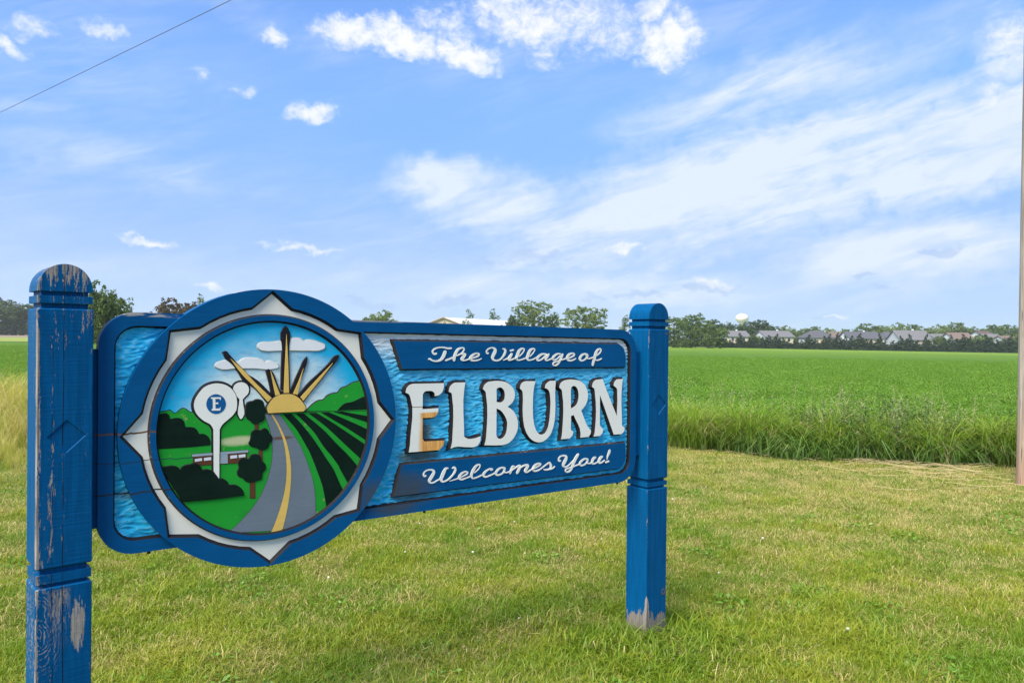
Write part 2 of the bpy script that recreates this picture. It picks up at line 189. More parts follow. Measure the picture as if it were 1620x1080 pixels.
ART={'ground':[(4922,-2400,1),(5082,-2376),(5162,-2369),(5226,-2344),(5283,-2386),(5364,-2455),(5445,-2427),(5527,-2348),(5608,-2308),(5691,-2340),(5774,-2410),(5857,-2452),(5941,-2452),(6236,-2556,1),(8146,-2565,1),(8228,-2604,1),(12158,-2655,1)],'hill':[(9577,-2590,1),(9676,-2498),(9825,-2360),(10026,-2257),(10179,-2244),(10332,-2103),(10538,-2032),(10720,-2004),(10850,-1860),(11061,-1793),(11247,-1688),(11543,-1616,1),(12037,-1619,1),(12047,-2698,1)],'darkhill':[(10699,-2621,1),(10961,-2401),(11280,-2340),(11549,-2235),(11821,-2145),(12098,-2130,1),(12103,-2650,1)],'rows':[[(8772,-2649),(9138,-3068),(9336,-3344),(9638,-3871),(9765,-4123),(9997,-4703),(10179,-5209),(10273,-5636),(10340,-6036)],
[(9062,-2654),(9382,-2988),(9734,-3419),(10040,-3854),(10325,-4293),(10587,-4686),(10827,-5205),(11043,-5627)],
[(9208,-2655),(9531,-2972),(9884,-3357),(10193,-3818),(10531,-4238),(10796,-4607),(10823,-4684),(11227,-5398)],
[(9478,-2659),(9881,-2993),(10265,-3334),(10657,-3755),(11137,-4240),(11627,-4811)],
[(9652,-2659),(10135,-3032),(10524,-3375),(10973,-3803),(11350,-4158),(11789,-4574)],
[(9928,-2661),(10391,-2949),(10916,-3302),(11399,-3634),(12005,-4059)],
[(10106,-2660),(10546,-2934),(10994,-3208),(11452,-3513),(12059,-3923)],
[(10388,-2667),(10912,-2905),(11395,-3132),(12082,-3466)],
[(10569,-2666),(11044,-2812),(11447,-2960),(12108,-3188)],
[(10910,-2671),(11311,-2764),(12105,-2933)]],'road':[(8151,-2617,1),(8334,-3151),(8420,-3696),(8410,-4145),(8302,-4674),(8083,-5232),(7712,-5764),(7030,-6395,1),(9927,-6654,1),(9929,-5769),(9866,-5157),(9668,-4487),(9376,-3770),(8997,-3149),(8648,-2643,1)],'line':[(8353,-2628,1),(8582,-3032),(8769,-3497),(8875,-4050),(8903,-4643),(8852,-5183),(8696,-5800),(8376,-6659,1),(8740,-6712,1),(8949,-5832),(9037,-5204),(9065,-4659),(9004,-4061),(8861,-3503),(8651,-3036),(8420,-2631,1)],'sun':[(8255,-2588,1),(8211,-2435),(8294,-2241),(8438,-2083),(8627,-1996),(8841,-1976),(9107,-2014),(9304,-2141),(9453,-2315),(9533,-2486),(9467,-2589,1)],'rays':[[[(8679,-1945,1),(8691,-1058),(8713,-528),(8750,241),(8836,314,1),(8918,230),(8946,-529),(9001,-1943,1)],
[(8774,-1934,1),(8816,-794),(8853,30,1),(8908,-794),(8955,-1941,1)]],
[[(8977,-1996,1),(9123,-1600),(9339,-1122),(9503,-800),(9581,-731,1),(9587,-855),(9452,-1285),(9316,-1686),(9264,-2033,1)],
[(9097,-1972,1),(9307,-1496),(9448,-1123,1),(9336,-1605),(9251,-2018,1)]],
[[(9278,-2047,1),(9622,-1641),(10043,-1270),(10357,-973),(10645,-686),(10739,-678,1),(10720,-784),(10416,-1139),(10046,-1598),(9737,-1943),(9488,-2258,1)],
[(9354,-2103,1),(9616,-1829),(10121,-1325),(10508,-952,1),(10094,-1475),(9729,-1900),(9452,-2228,1)]],
[[(8178,-1194,1),(8248,-1119,1),(8386,-1211),(8529,-1531),(8688,-1972,1),(8374,-2039,1),(8292,-1629)],
[(8494,-2016,1),(8390,-1526),(8321,-1170,1),(8475,-1554),(8646,-1982,1)]],
[[(6785,-568,1),(6889,-530),(7000,-648),(7200,-876),(7425,-1107),(7653,-1341),(7744,-1388),(8421,-2015,1),(8231,-2257,1),(7747,-1696),(7473,-1520),(7247,-1172),(7090,-966),(6891,-782)],
[(7017,-760,1),(7374,-1083),(7647,-1374),(7739,-1478),(8368,-2090,1),(8242,-2216,1),(7740,-1643),(7466,-1370),(7218,-1057)]]],'cloud1':[(7907,-396),(7940,-305),(8049,-258),(8258,-257),(8469,-240),(8629,-216),(8790,-229),(8924,-148),(9169,-104),(9363,-132),(9460,-199),(9613,-168),(9810,-181),(10067,-264),(10225,-341),(10217,-423),(10097,-491),(9616,-517),(8927,-508),(8524,-517),(8129,-516),(7972,-474)],'cloud2':[(6570,-1008),(6617,-919),(6764,-865),(6938,-833),(7092,-875),(7292,-889),(7426,-792),(7697,-769),(7972,-783),(7949,-776),(8079,-845),(8158,-909),(8276,-874),(8448,-926),(8587,-996),(8595,-1078),(8489,-1113),(7745,-1091),(7205,-1086),(6657,-1072)],'tower':[(5922,-2206),(5956,-2042),(6059,-1858),(6222,-1669),(6435,-1573),(6649,-1554),(6867,-1608),(7066,-1741),(7200,-1945),(7247,-2220),(7222,-2435),(7116,-2600),(6941,-2749),(6779,-2898),(6708,-3028,1),(6706,-4607,1),(6532,-4349,1),(6516,-3016,1),(6433,-2865),(6230,-2731),(6060,-2570),(5958,-2406)],'smalltower':[(7124,-1743),(7167,-1622),(7278,-1552),(7423,-1542),(7559,-1615),(7628,-1759),(7602,-1915),(7495,-2026),(7428,-2103,1),(7421,-2709),(7376,-2741),(7336,-2704),(7327,-2092,1),(7203,-1946)],'emblem':[(6292,-2200),(6377,-1983),(6589,-1895),(6804,-1999),(6895,-2226),(6807,-2445),(6593,-2531),(6380,-2424)],'emblem_letter':[(6429,-1989,1),(6740,-2001,1),(6732,-2102,1),(6688,-2051,1),(6567,-2046,1),(6568,-2162,1),(6654,-2161,1),(6655,-2220,1),(6568,-2211,1),(6574,-2355,1),(6684,-2360,1),(6733,-2309,1),(6717,-2425,1),(6454,-2412,1),(6458,-2367,1),(6492,-2342,1),(6485,-2056,1),(6430,-2027,1)],'bush1':[(4844,-2460,1),(5002,-2451),(5122,-2432),(5203,-2501),(5234,-2611),(5406,-2599),(5549,-2629),(5636,-2721),(5689,-2895),(5819,-2906),(5944,-2938),(6033,-3032),(6088,-3135),(6219,-3146),(6347,-3231),(6423,-3370),(6435,-3505,1),(6032,-3519),(4851,-3509,1)],'bush2':[(4973,-4105,1),(5163,-4075),(5314,-4072),(5457,-4129),(5539,-4224),(5584,-4136),(5703,-4086),(5827,-4076),(5931,-4041),(6057,-4086),(6142,-4193),(6168,-4274),(6333,-4278),(6462,-4336),(6549,-4434),(6647,-4583),(6810,-4629),(6942,-4722),(7014,-4843),(7186,-4861),(7343,-4952),(7456,-5097),(7484,-5220,1),(6902,-5238),(6255,-5233),(5628,-5208,1)],'wall':[(5919,-3830,1),(7582,-3858,1),(7573,-4172,1),(6142,-4131,1),(5931,-4090,1)],'roof':[(5875,-3759,1),(7624,-3763,1),(7615,-3838,1),(5886,-3837,1)],'windows':[[(5965,-3915,1),(6180,-3898,1),(6185,-3985,1),(5970,-3999,1)],
[(6239,-3901,1),(6456,-3891,1),(6461,-3987,1),(6244,-3997,1)],
[(7048,-3896,1),(7265,-3892,1),(7270,-3990,1),(7053,-4001,1)],
[(7314,-3896,1),(7530,-3887,1),(7535,-3983,1),(7319,-3992,1)]],'door':[(6727,-3838,1),(6967,-3845,1),(6976,-4140,1),(6729,-4131,1)],'tree1':[(7542,-2326),(7568,-2235),(7654,-2188),(7768,-2175),(7836,-2136),(7974,-2137),(8090,-2216),(8126,-2353),(8185,-2495),(8140,-2632),(8141,-2772),(8049,-2860),(7888,-2908),(7751,-2889),(7704,-2817),(7590,-2741),(7521,-2600)],'trunk1':[(7837,-2849,1),(7951,-2856,1),(7954,-3181,1),(7839,-3173,1)],'tree2':[(7709,-3330),(7739,-3177),(7883,-3120),(8016,-3151),(8126,-3091),(8261,-3167),(8306,-3282),(8397,-3378),(8398,-3513),(8309,-3596),(8265,-3727),(8043,-3798),(7887,-3697),(7712,-3639),(7646,-3546),(7688,-3439)],'trunk2':[(7974,-3751,1),(8093,-3760,1),(8097,-4184,1),(7986,-4174,1)],'tree3':[(7320,-4101),(7420,-4018),(7646,-4056),(7713,-3947),(7873,-3926),(8012,-3995),(8059,-4162),(8176,-4289),(8189,-4430),(8086,-4560),(8064,-4744),(7903,-4797),(7720,-4824),(7538,-4758),(7470,-4660),(7334,-4600),(7278,-4457),(7332,-4326)],'trunk3':[(7692,-4778,1),(7852,-4794,1),(7856,-5362,1),(7700,-5351,1)]}

# ------------------------------------------------------------------ helpers
MATS = {}
def new_mat(name):
    m = bpy.data.materials.new(name); m.use_nodes = True
    g = NT(m.node_tree); g.n.clear()
    out = g.add('ShaderNodeOutputMaterial'); b = g.add('ShaderNodeBsdfPrincipled')
    g.l.new(b.outputs[0], out.inputs[0])
    MATS[name] = m
    return m, g, b, out
def setc(g, b, col):
    g.put(b.inputs['Base Color'], (col[0], col[1], col[2], 1) if isinstance(col, (tuple, list)) else col)
def bump(g, b, h, strength=0.3, dist=0.01):
    nd = g.add('ShaderNodeBump'); nd.inputs['Strength'].default_value = strength; nd.inputs['Distance'].default_value = dist
    g.put(nd.inputs['Height'], h); g.l.new(nd.outputs[0], b.inputs['Normal'])
def link(name, me, parent=None, loc=(0, 0, 0), mats=()):
    for m in mats: me.materials.append(MATS[m] if isinstance(m, str) else m)
    o = bpy.data.objects.new(name, me); COL.objects.link(o)
    o.parent = parent; o.location = loc
    return o
def mesh(name, vs, fs, smooth=False, mi=None):
    me = bpy.data.meshes.new(name); me.from_pydata(vs, [], fs); me.update()
    if smooth: me.polygons.foreach_set('use_smooth', [True]*len(me.polygons))
    if mi is not None: me.polygons.foreach_set('material_index', mi)
    return me
def tag(o, label=None, cat=None, group=None, kind=None):
    if label: o['label'] = label
    if cat: o['category'] = cat
    if group: o['group'] = group
    if kind: o['kind'] = kind
    return o
def empty(name, loc, rz=0.0):
    o = bpy.data.objects.new(name, None); COL.objects.link(o)
    o.location = loc; o.rotation_euler = (0, 0, rz); o.empty_display_size = 0.3
    return o
def boxes(lst):
    vs, fs = [], []
    for (x0, x1, y0, y1, z0, z1) in lst:
        k = len(vs)
        vs += [(x0, y0, z0), (x1, y0, z0), (x1, y1, z0), (x0, y1, z0), (x0, y0, z1), (x1, y0, z1), (x1, y1, z1), (x0, y1, z1)]
        fs += [(k, k+3, k+2, k+1), (k+4, k+5, k+6, k+7), (k, k+1, k+5, k+4), (k+1, k+2, k+6, k+5), (k+2, k+3, k+7, k+6), (k+3, k, k+4, k+7)]
    return vs, fs

# ------------------------------------------------------------------ painted sign materials
def sign_paint(name, col, rough=0.42, chips=0.0, var=0.12, grain=0.25, chipcol=(0.42, 0.37, 0.31), extra=None):
    m, g, b, out = new_mat(name)
    oc = g.add('ShaderNodeTexCoord').outputs['Object']
    n1 = g.noise(oc, 9.0, 4.0, 0.6)
    gr = g.noise(g.v('MULTIPLY', oc, (6.0, 60.0, 90.0)), 1.0, 4.0, 0.6)
    f = g.m('ADD', g.m('MULTIPLY', g.m('SUBTRACT', n1, 0.5), var*2), g.m('MULTIPLY', g.m('SUBTRACT', gr, 0.5), var))
    dk = tuple(c*0.62 for c in col); lt = tuple(min(1, c*1.3+0.003) for c in col)
    c = g.mix(g.m('ADD', 0.5, g.m('MULTIPLY', f, 2.2), clamp=True), dk, lt)
    if chips > 0:
        ch = g.noise(g.v('MULTIPLY', oc, (14, 60, 60)), 1.6, 6.0, 0.68)
        c = g.mix(g.rng(ch, 0.70-chips, 0.72-chips), c, chipcol)
    if extra: c = extra(g, oc, c)
    setc(g, b, c)
    b.inputs['Roughness'].default_value = rough
    b.inputs['Specular IOR Level'].default_value = 0.06
    bump(g, b, gr, grain, 0.0015)
    return m

def seam_cracks(g, oc, c):
    # glue seams of the boards: hairline cracks along the sign, and grime below them
    x, y, z = g.sep(oc)[:3]
    wob = g.m('MULTIPLY', g.m('SUBTRACT', g.noise(g.v('MULTIPLY', oc, (5, 1, 1)), 2.0, 4.0, 0.7), 0.5), 0.022)
    for zc, w, x0, x1, cc in ((-0.299, 0.0016, -1.12, -0.86, (0.16, 0.07, 0.03)), (-0.478, 0.0014, -1.12, -0.82, (0.03, 0.03, 0.03)), (-0.385, 0.0008, -1.12, -0.80, (0.02, 0.03, 0.05)), (-0.265, 0.0010, -0.09, 0.0, (0.25, 0.18, 0.12))):
        d = g.m('ABSOLUTE', g.m('SUBTRACT', g.m('ADD', z, wob), zc+CAM_H))
        k = g.rng(d, w, w*2.2, 1.0, 0.0)
        k = g.m('MULTIPLY', k, g.m('MULTIPLY', g.m('GREATER_THAN', x, x0), g.m('LESS_THAN', x, x1)))
        c = g.mix(k, c, cc)
    return c
def blot(g, oc, x0, z0, wx, wz, seed=0.0, soft=0.7, scale=9.0):
    x, y, z = g.sep(oc)[:3]
    qx = g.m('DIVIDE', g.m('SUBTRACT', x, x0), wx); qz = g.m('DIVIDE', g.m('SUBTRACT', z, z0+CAM_H), wz)
    r = g.m('SUBTRACT', 1.0, g.m('ADD', g.m('MULTIPLY', qx, qx), g.m('MULTIPLY', qz, qz)))
    n = g.noise(g.v('ADD', oc, (seed, 0, 0)), scale, 5.0, 0.65)
    return g.rng(g.m('ADD', r, g.m('MULTIPLY', g.m('SUBTRACT', n, 0.5), 1.2)), 0.0, soft)

BLUE = (0.0003, 0.076, 0.212)
def blue_extra(g, oc, c):
    c = seam_cracks(g, oc, c)
    c = g.mix(g.m('MULTIPLY', blot(g, oc, -0.13, -0.585, 0.20, 0.10, 2.0, 1.0), 0.82), c, (0.055, 0.062, 0.060))
    return c
sign_paint('paint_blue', BLUE, 0.46, 0.0, 0.13, 0.55, extra=blue_extra)
sign_paint('paint_black', (0.017, 0.016, 0.019), 0.5, 0.015, 0.10, 0.35, (0.25, 0.23, 0.22))
sign_paint('paint_black_worn', (0.036, 0.033, 0.034), 0.55, 0.06, 0.2, 0.5, (0.30, 0.26, 0.23))
sign_paint('paint_cream', (0.82, 0.75, 0.64), 0.5, 0.0, 0.05, 0.25, extra=seam_cracks)
sign_paint('paint_white', (0.86, 0.80, 0.69), 0.5, 0.0, 0.04, 0.2)
def letter_e(g, oc, c):
    c = seam_cracks(g, oc, c)
    x, y, z = g.sep(oc)[:3]
    n = g.noise(g.v('MULTIPLY', oc, (1, 1, 0.35)), 16.0, 4.0, 0.6)
    k = g.rng(g.m('ADD', g.m('MULTIPLY', g.m('ADD', x, 0.034), 22.0), g.m('MULTIPLY', g.m('SUBTRACT', n, 0.5), 0.7)), -0.25, 0.25)
    k = g.m('MULTIPLY', k, g.rng(z, CAM_H-0.285, CAM_H-0.292))
    sg = g.noise(g.v('MULTIPLY', oc, (40, 1, 3)), 2.0, 4.0, 0.6)
    wood = g.mix(g.rng(sg, 0.35, 0.75), (0.76, 0.42, 0.13), (0.52, 0.19, 0.04))
    c = g.mix(k, c, wood)
    return c
sign_paint('paint_letter_e', (0.86, 0.80, 0.69), 0.5, 0.0, 0.05, 0.2, extra=letter_e)
def script_w(g, oc, c):
    k = blot(g, oc, -0.085, -0.55, 0.05, 0.05, 5.0, 0.9, 14.0)
    return g.mix(g.m('MULTIPLY', k, 0.75), c, (0.62, 0.33, 0.12))
sign_paint('paint_script', (0.84, 0.78, 0.68), 0.5, 0.05, 0.05, 0.2, (0.36, 0.32, 0.28), extra=script_w)
def ripple_extra(g, oc, c):
    x, y, z = g.sep(oc)[:3]
    # airbrushed blend: off-white along the top of the right-hand field, blue below
    n = g.m('MULTIPLY', g.m('SUBTRACT', g.noise(oc, 7.0, 3.0), 0.5), 0.09)
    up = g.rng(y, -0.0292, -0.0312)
    c = g.mix(g.m('MULTIPLY', up, 0.55), c, (0.26, 0.66, 0.88))  # highlights painted into the colour along the carved ridges
    c = g.mix(g.rng(y, -0.0282, -0.0258, 0.0, 0.45), c, (0.010, 0.22, 0.44))  # shade painted into the colour of the gouged grooves
    k = g.rng(g.m('ADD', z, n), CAM_H-0.11, CAM_H+0.0)
    k = g.m('MULTIPLY', k, g.rng(x, -0.5, -0.2))
    ks = g.m('MULTIPLY', g.rng(x, -0.6, -0.5), g.rng(g.m('ADD', z, g.m('MULTIPLY', n, 1.6)), CAM_H-0.55, CAM_H-0.02, 0.0, 0.42))
    c = g.mix(ks, c, (0.16, 0.50, 0.72))
    c = g.mix(k, c, (0.80, 0.79, 0.73))
    dirt = g.m("MAXIMUM", blot(g, oc, -0.015, -0.37, 0.055, 0.06, 1.0, 0.9, 16.0), blot(g, oc, -0.03, -0.455, 0.11, 0.035, 3.0, 0.9, 16.0))
    dirt = g.m('MAXIMUM', dirt, g.m('MULTIPLY', blot(g, oc, 0.0, -0.232, 0.05, 0.04, 7.0, 0.9, 16.0), 0.6))
    dirt = g.m('MAXIMUM', dirt, g.m('MULTIPLY', blot(g, oc, -0.05, -0.60, 0.12, 0.03, 8.0, 0.9, 12.0), 0.8))
    dirt = g.m('MAXIMUM', dirt, g.m('MULTIPLY', blot(g, oc, -1.02, -0.485, 0.06, 0.018, 9.0, 0.9, 16.0), 0.7))
    return seam_cracks(g, oc, g.mix(g.m('MULTIPLY', dirt, 0.88), c, (0.085, 0.09, 0.068)))
sign_paint('paint_ripple', (0.030, 0.48, 0.76), 0.34, 0.0, 0.10, 0.15, extra=ripple_extra)
def art_sky(g, oc, c):
    x, y, z = g.sep(oc)[:3]
    n = g.noise(g.v('MULTIPLY', oc, (1, 1, 1.6)), 9.0, 5.0, 0.6)
    n2 = g.noise(g.v('MULTIPLY', oc, (8, 1, 22)), 3.0, 4.0, 0.6)
    # paint blend: white glow round the painted sun, deep blue towards the rim
    dx = g.m('SUBTRACT', x, -0.60); dz = g.m('SUBTRACT', z, CAM_H-0.30)
    r = g.m('SQRT', g.m('ADD', g.m('MULTIPLY', dx, dx), g.m('MULTIPLY', dz, dz)))
    k = g.m('ADD', r, g.m('MULTIPLY', g.m('SUBTRACT', n, 0.5), 0.13))
    k = g.rng(k, 0.16, 0.33)
    c2 = g.mix(k, (0.64, 0.75, 0.72), (0.010, 0.40, 0.66))
    c2 = g.mix(g.m('MULTIPLY', g.rng(n2, 0.48, 0.7), 0.35), c2, (0.10, 0.27, 0.42))
    return c2
sign_paint('paint_art_sky', (0.05, 0.4, 0.7), 0.4, 0.0, 0.1, 0.2, extra=art_sky)
def art_green(g, oc, c):
    n = g.noise(oc, 26.0, 5.0, 0.65)
    c = g.mix(g.rng(n, 0.62, 0.72), c, (0.30, 0.36, 0.11))
    k = blot(g, oc, -0.70, -0.345, 0.09, 0.02, 4.0, 0.9, 20.0)
    c = g.mix(g.m('MULTIPLY', k, 0.8), c, (0.60, 0.55, 0.34))
    k = blot(g, oc, -0.62, -0.60, 0.10, 0.05, 6.0, 0.9, 30.0)
    return seam_cracks(g, oc, g.mix(g.m('MULTIPLY', k, 0.35), c, (0.02, 0.10, 0.03)))
sign_paint('paint_green', (0.016, 0.30, 0.030), 0.42, 0.0, 0.08, 0.2, extra=art_green)
sign_paint('paint_dark_green', (0.004, 0.0145, 0.009), 0.5, 0.0, 0.35, 0.5)
sign_paint('paint_road', (0.15, 0.185, 0.215), 0.5, 0.0, 0.12, 0.35, extra=lambda g, oc, c: g.mix(g.m('MULTIPLY', blot(g, oc, -0.565, -0.345, 0.05, 0.008, 1.0, 0.8, 14.0), 0.8), c, (0.12, 0.05, 0.02)))
sign_paint('paint_yellow', (0.70, 0.46, 0.115), 0.42, 0.0, 0.12, 0.25, extra=lambda g, oc, c: g.mix(g.m('MULTIPLY', g.rng(g.noise(g.v('MULTIPLY', oc, (8, 1, 40)), 2.0, 4.0), 0.55, 0.75), 0.5), c, (0.62, 0.33, 0.05)))
sign_paint('paint_brown', (0.115, 0.042, 0.022), 0.5, 0.0, 0.15, 0.3)
sign_paint('paint_grey_lid', (0.30, 0.36, 0.40), 0.5, 0.0, 0.1, 0.2)
sign_paint('paint_emblem', (0.008, 0.10, 0.27), 0.42, 0.0, 0.1, 0.2)
sign_paint('paint_cloud', (0.78, 0.78, 0.76), 0.5, 0.0, 0.04, 0.2)
sign_paint('paint_cloud_edge', (0.42, 0.44, 0.40), 0.5, 0.0, 0.1, 0.2)
sign_paint('paint_brick_glass', (0.66, 0.68, 0.70), 0.4, 0.0, 0.1, 0.1)
sign_paint('paint_frame', BLUE, 0.46, 0.0, 0.13, 0.55, extra=lambda g, oc, c: g.mix(g.m('MULTIPLY', g.m('MULTIPLY', g.rng(g.sep(oc)[2], CAM_H+0.0475, CAM_H+0.056), g.rng(g.noise(g.v('MULTIPLY', oc, (1, 1, 9)), 7.0, 5.0, 0.7), 0.44, 0.50)), 0.95), blue_extra(g, oc, c), (0.40, 0.36, 0.31)))
sign_paint('paint_medallion', BLUE, 0.46, 0.0, 0.13, 0.55, extra=lambda g, oc, c: g.mix(g.m('MULTIPLY', g.rng(g.m('SUBTRACT', g.m('MULTIPLY', g.rng(g.sep(oc)[2], CAM_H+0.10, CAM_H+0.152), 0.9), g.noise(oc, 12.0, 5.0, 0.7)), 0.20, 0.27), g.rng(g.sep(oc)[1], -0.0575, -0.0545)), blue_extra(g, oc, c), (0.55, 0.52, 0.47)))
m_, g_, b_, o_ = new_mat('bolt_metal'); setc(g_, b_, (0.02, 0.018, 0.016)); b_.inputs['Roughness'].default_value = 0.6; b_.inputs['Metallic'].default_value = 0.4

# ------------------------------------------------------------------ post paint: blue over weathered timber
def post_mat(name, seed, base_bare, chip, edge_x):
    m, g, b, out = new_mat(name)
    oc = g.add('ShaderNodeTexCoord').outputs['Object']
    x, y, z = g.sep(oc)[:3]
    oo = g.v('ADD', oc, (seed, seed*0.7, 0))
    gr = g.noise(g.v('MULTIPLY', oo, (95, 95, 5)), 1.0, 5.0, 0.65, 0.6)
    saw = g.noise(g.v('MULTIPLY', oo, (7, 7, 190)), 1.0, 3.0, 0.6)
    big = g.noise(g.v('MULTIPLY', oo, (12, 12, 2.2)), 1.0, 3.0, 0.55)
    flake = g.m('ADD', g.m('MULTIPLY', g.noise(g.v('MULTIPLY', oo, (150, 150, 15)), 1.0, 6.0, 0.7), 0.68), g.m('MULTIPLY', g.noise(g.v('MULTIPLY', oo, (240, 240, 75)), 1.0, 5.0, 0.7), 0.32))
    # bare where flakes lift: near one arris, along the check, round the foot
    fr = g.m('LESS_THAN', y, -0.0655)
    ar = g.m('ADD', g.m('ABSOLUTE', g.m('ADD', x, 0.0685)), g.m('ABSOLUTE', g.m('ADD', y, 0.0685)))
    e1 = g.rng(ar, 0.016, 0.0, 0.0, 0.22)
    e2 = g.rng(g.m('ABSOLUTE', g.m('SUBTRACT', x, edge_x+0.030)), 0.016, 0.0, 0.0, 0.11)
    e2 = g.m('MULTIPLY', e2, fr)
    e3 = g.rng(g.m('ABSOLUTE', g.m('SUBTRACT', x, -0.004)), 0.010, 0.0, 0.0, 0.09)
    if base_bare: e2 = g.m('MULTIPLY', e2, 0.0); e3 = g.m('MULTIPLY', e3, 0.0)
    e3 = g.m('MULTIPLY', e3, fr)
    top = g.rng(z, CAM_H+0.10, CAM_H+0.20, 0.0, 0.13)
    e = g.m('ADD', g.m('ADD', g.m('MAXIMUM', e1, e2), e3), g.m('ADD', top, g.m('MULTIPLY', g.m('SUBTRACT', big, 0.5), 0.55)))
    thr = g.m('SUBTRACT', chip, e)
    bare = g.rng(g.m('SUBTRACT', flake, thr), 0.0, 0.03)
    if base_bare:
        # ragged line above the ground below which the paint has rotted away
        rag = g.m('ADD', g.m('MULTIPLY', g.noise(g.v('MULTIPLY', oo, (22, 22, 7)), 1.0, 5.0, 0.68), 0.24), g.rng(ar, 0.030, 0.0, 0.0, 0.13))
        bare = g.m('MAXIMUM', bare, g.rng(g.m('SUBTRACT', g.m('ADD', rag, 0.005), z), 0.0, 0.012))
    else:
        # round knot figure low on the face where rings show through, and a peeled patch beside it
        kx = g.m('MULTIPLY', g.m('ADD', x, 0.060), 14.0); kz = g.m('MULTIPLY', g.m('SUBTRACT', z, CAM_H-0.83), 5.5)
        rr = g.m('SQRT', g.m('ADD', g.m('MULTIPLY', kx, kx), g.m('MULTIPLY', kz, kz)))
        rr = g.m('ADD', rr, g.m('MULTIPLY', g.m('SUBTRACT', g.noise(oo, 22.0, 3.0), 0.5), 0.45))
        rings = g.m('SINE', g.m('ADD', g.m('MULTIPLY', rr, 66.0), g.m('MULTIPLY', gr, 7.0)))
        kn = g.m('MULTIPLY', g.rng(rr, 0.95, 0.35, 0.0, 0.7), g.rng(g.m('ADD', rings, g.m('MULTIPLY', g.m('SUBTRACT', flake, 0.5), 9.0)), 0.55, 1.0))
        px_ = g.m('MULTIPLY', g.m('SUBTRACT', x, 0.034), 42.0); pz_ = g.m('MULTIPLY', g.m('SUBTRACT', z, CAM_H-0.83), 13.0)
        pr = g.m('SUBTRACT', 1.0, g.m('ADD', g.m('MULTIPLY', px_, px_), g.m('MULTIPLY', pz_, pz_)))
        pt = g.rng(g.m('ADD', pr, g.m('MULTIPLY', g.m('SUBTRACT', flake, 0.5), 6.0)), 0.25, 0.4)
        st = g.m('MULTIPLY', g.rng(z, CAM_H-0.715, CAM_H-0.73), g.rng(z, CAM_H-0.90, CAM_H-0.74))
        stx = g.m('MULTIPLY', g.rng(g.m('ABSOLUTE', g.m('ADD', x, 0.012)), 0.034, 0.01), g.rng(flake, 0.47, 0.51))
        bare = g.m('MAXIMUM', bare, g.m('MAXIMUM', kn, g.m('MAXIMUM', pt, g.m('MULTIPLY', st, stx))))
    tone = g.noise(g.v('MULTIPLY', oo, (160, 160, 8)), 1.0, 4.0, 0.65)
    wood = g.mix(g.rng(tone, 0.3, 0.7), (0.14, 0.125, 0.11), (0.38, 0.335, 0.285))
    if base_bare: wood = g.mix(g.m('MULTIPLY', g.rng(z, 0.30, 0.05), 0.6), wood, (0.13, 0.115, 0.10))
    blue = g.mix(g.rng(gr, 0.3, 0.75), (0.0006, 0.060, 0.165), (0.0010, 0.090, 0.235))
    blue = g.mix(g.m('MULTIPLY', g.rng(big, 0.55, 0.75), 0.30), blue, (0.006, 0.075, 0.18))
    c = g.mix(bare, blue, wood)
    # the long drying check in the face
    wob = g.m('MULTIPLY', g.m('SUBTRACT', g.noise(g.v('MULTIPLY', oo, (0, 0, 3)), 1.0, 3.0), 0.5), 0.012)
    ck = g.m('ABSOLUTE', g.m('ADD', x, g.m('ADD', wob, 0.004)))
    ckw = g.m('MULTIPLY', g.rng(ck, 0.0006, 0.0014, 1.0, 0.0), g.rng(g.noise(g.v('MULTIPLY', oo, (0, 0, 7)), 1.0, 3.0), 0.40, 0.52))
    ck2 = g.m('ABSOLUTE', g.m('ADD', x, g.m('ADD', g.m('MULTIPLY', wob, 1.6), 0.030)))
    ckw = g.m('MAXIMUM', ckw, g.m('MULTIPLY', g.rng(ck2, 0.0004, 0.0011, 1.0, 0.0), g.rng(g.noise(g.v('MULTIPLY', oo, (0, 0, 5)), 1.0, 3.0), 0.47, 0.55)))
    ckw = g.m('MULTIPLY', ckw, fr)
    if base_bare: ckw = g.m('MULTIPLY', ckw, 0.0)
    c = g.mix(ckw, c, (0.012, 0.010, 0.010))
    setc(g, b, c)
    g.put(b.inputs['Roughness'], g.m('ADD', 0.46, g.m('MULTIPLY', bare, 0.4)))
    b.inputs['Specular IOR Level'].default_value = 0.06
    h = g.m('ADD', g.m('MULTIPLY', saw, 0.95), g.m('ADD', g.m('MULTIPLY', gr, 0.35), g.m('ADD', g.m('MULTIPLY', bare, -0.5), g.m('MULTIPLY', ckw, -2.0))))
    bump(g, b, h, 0.55, 0.002)
post_mat('post_paint_peeling', 0.0, False, 0.635, -0.062)
post_mat('post_paint_sound', 3.7, True, 0.76, -0.070)

# ------------------------------------------------------------------ carved welcome sign
PHI = 0.938144555
SD = Vector((sin(PHI), cos(PHI), 0)); SN = Vector((cos(PHI), -sin(PHI), 0))
U0 = 1.44
sign = empty('welcome_sign', SN*(-(2.5+0.045)) + SD*U0, pi/2-PHI)
tag(sign, 'carved blue wooden village welcome sign between two square blue posts', 'sign')
def L3(u, v, t): return (u-U0, -t, v+CAM_H)

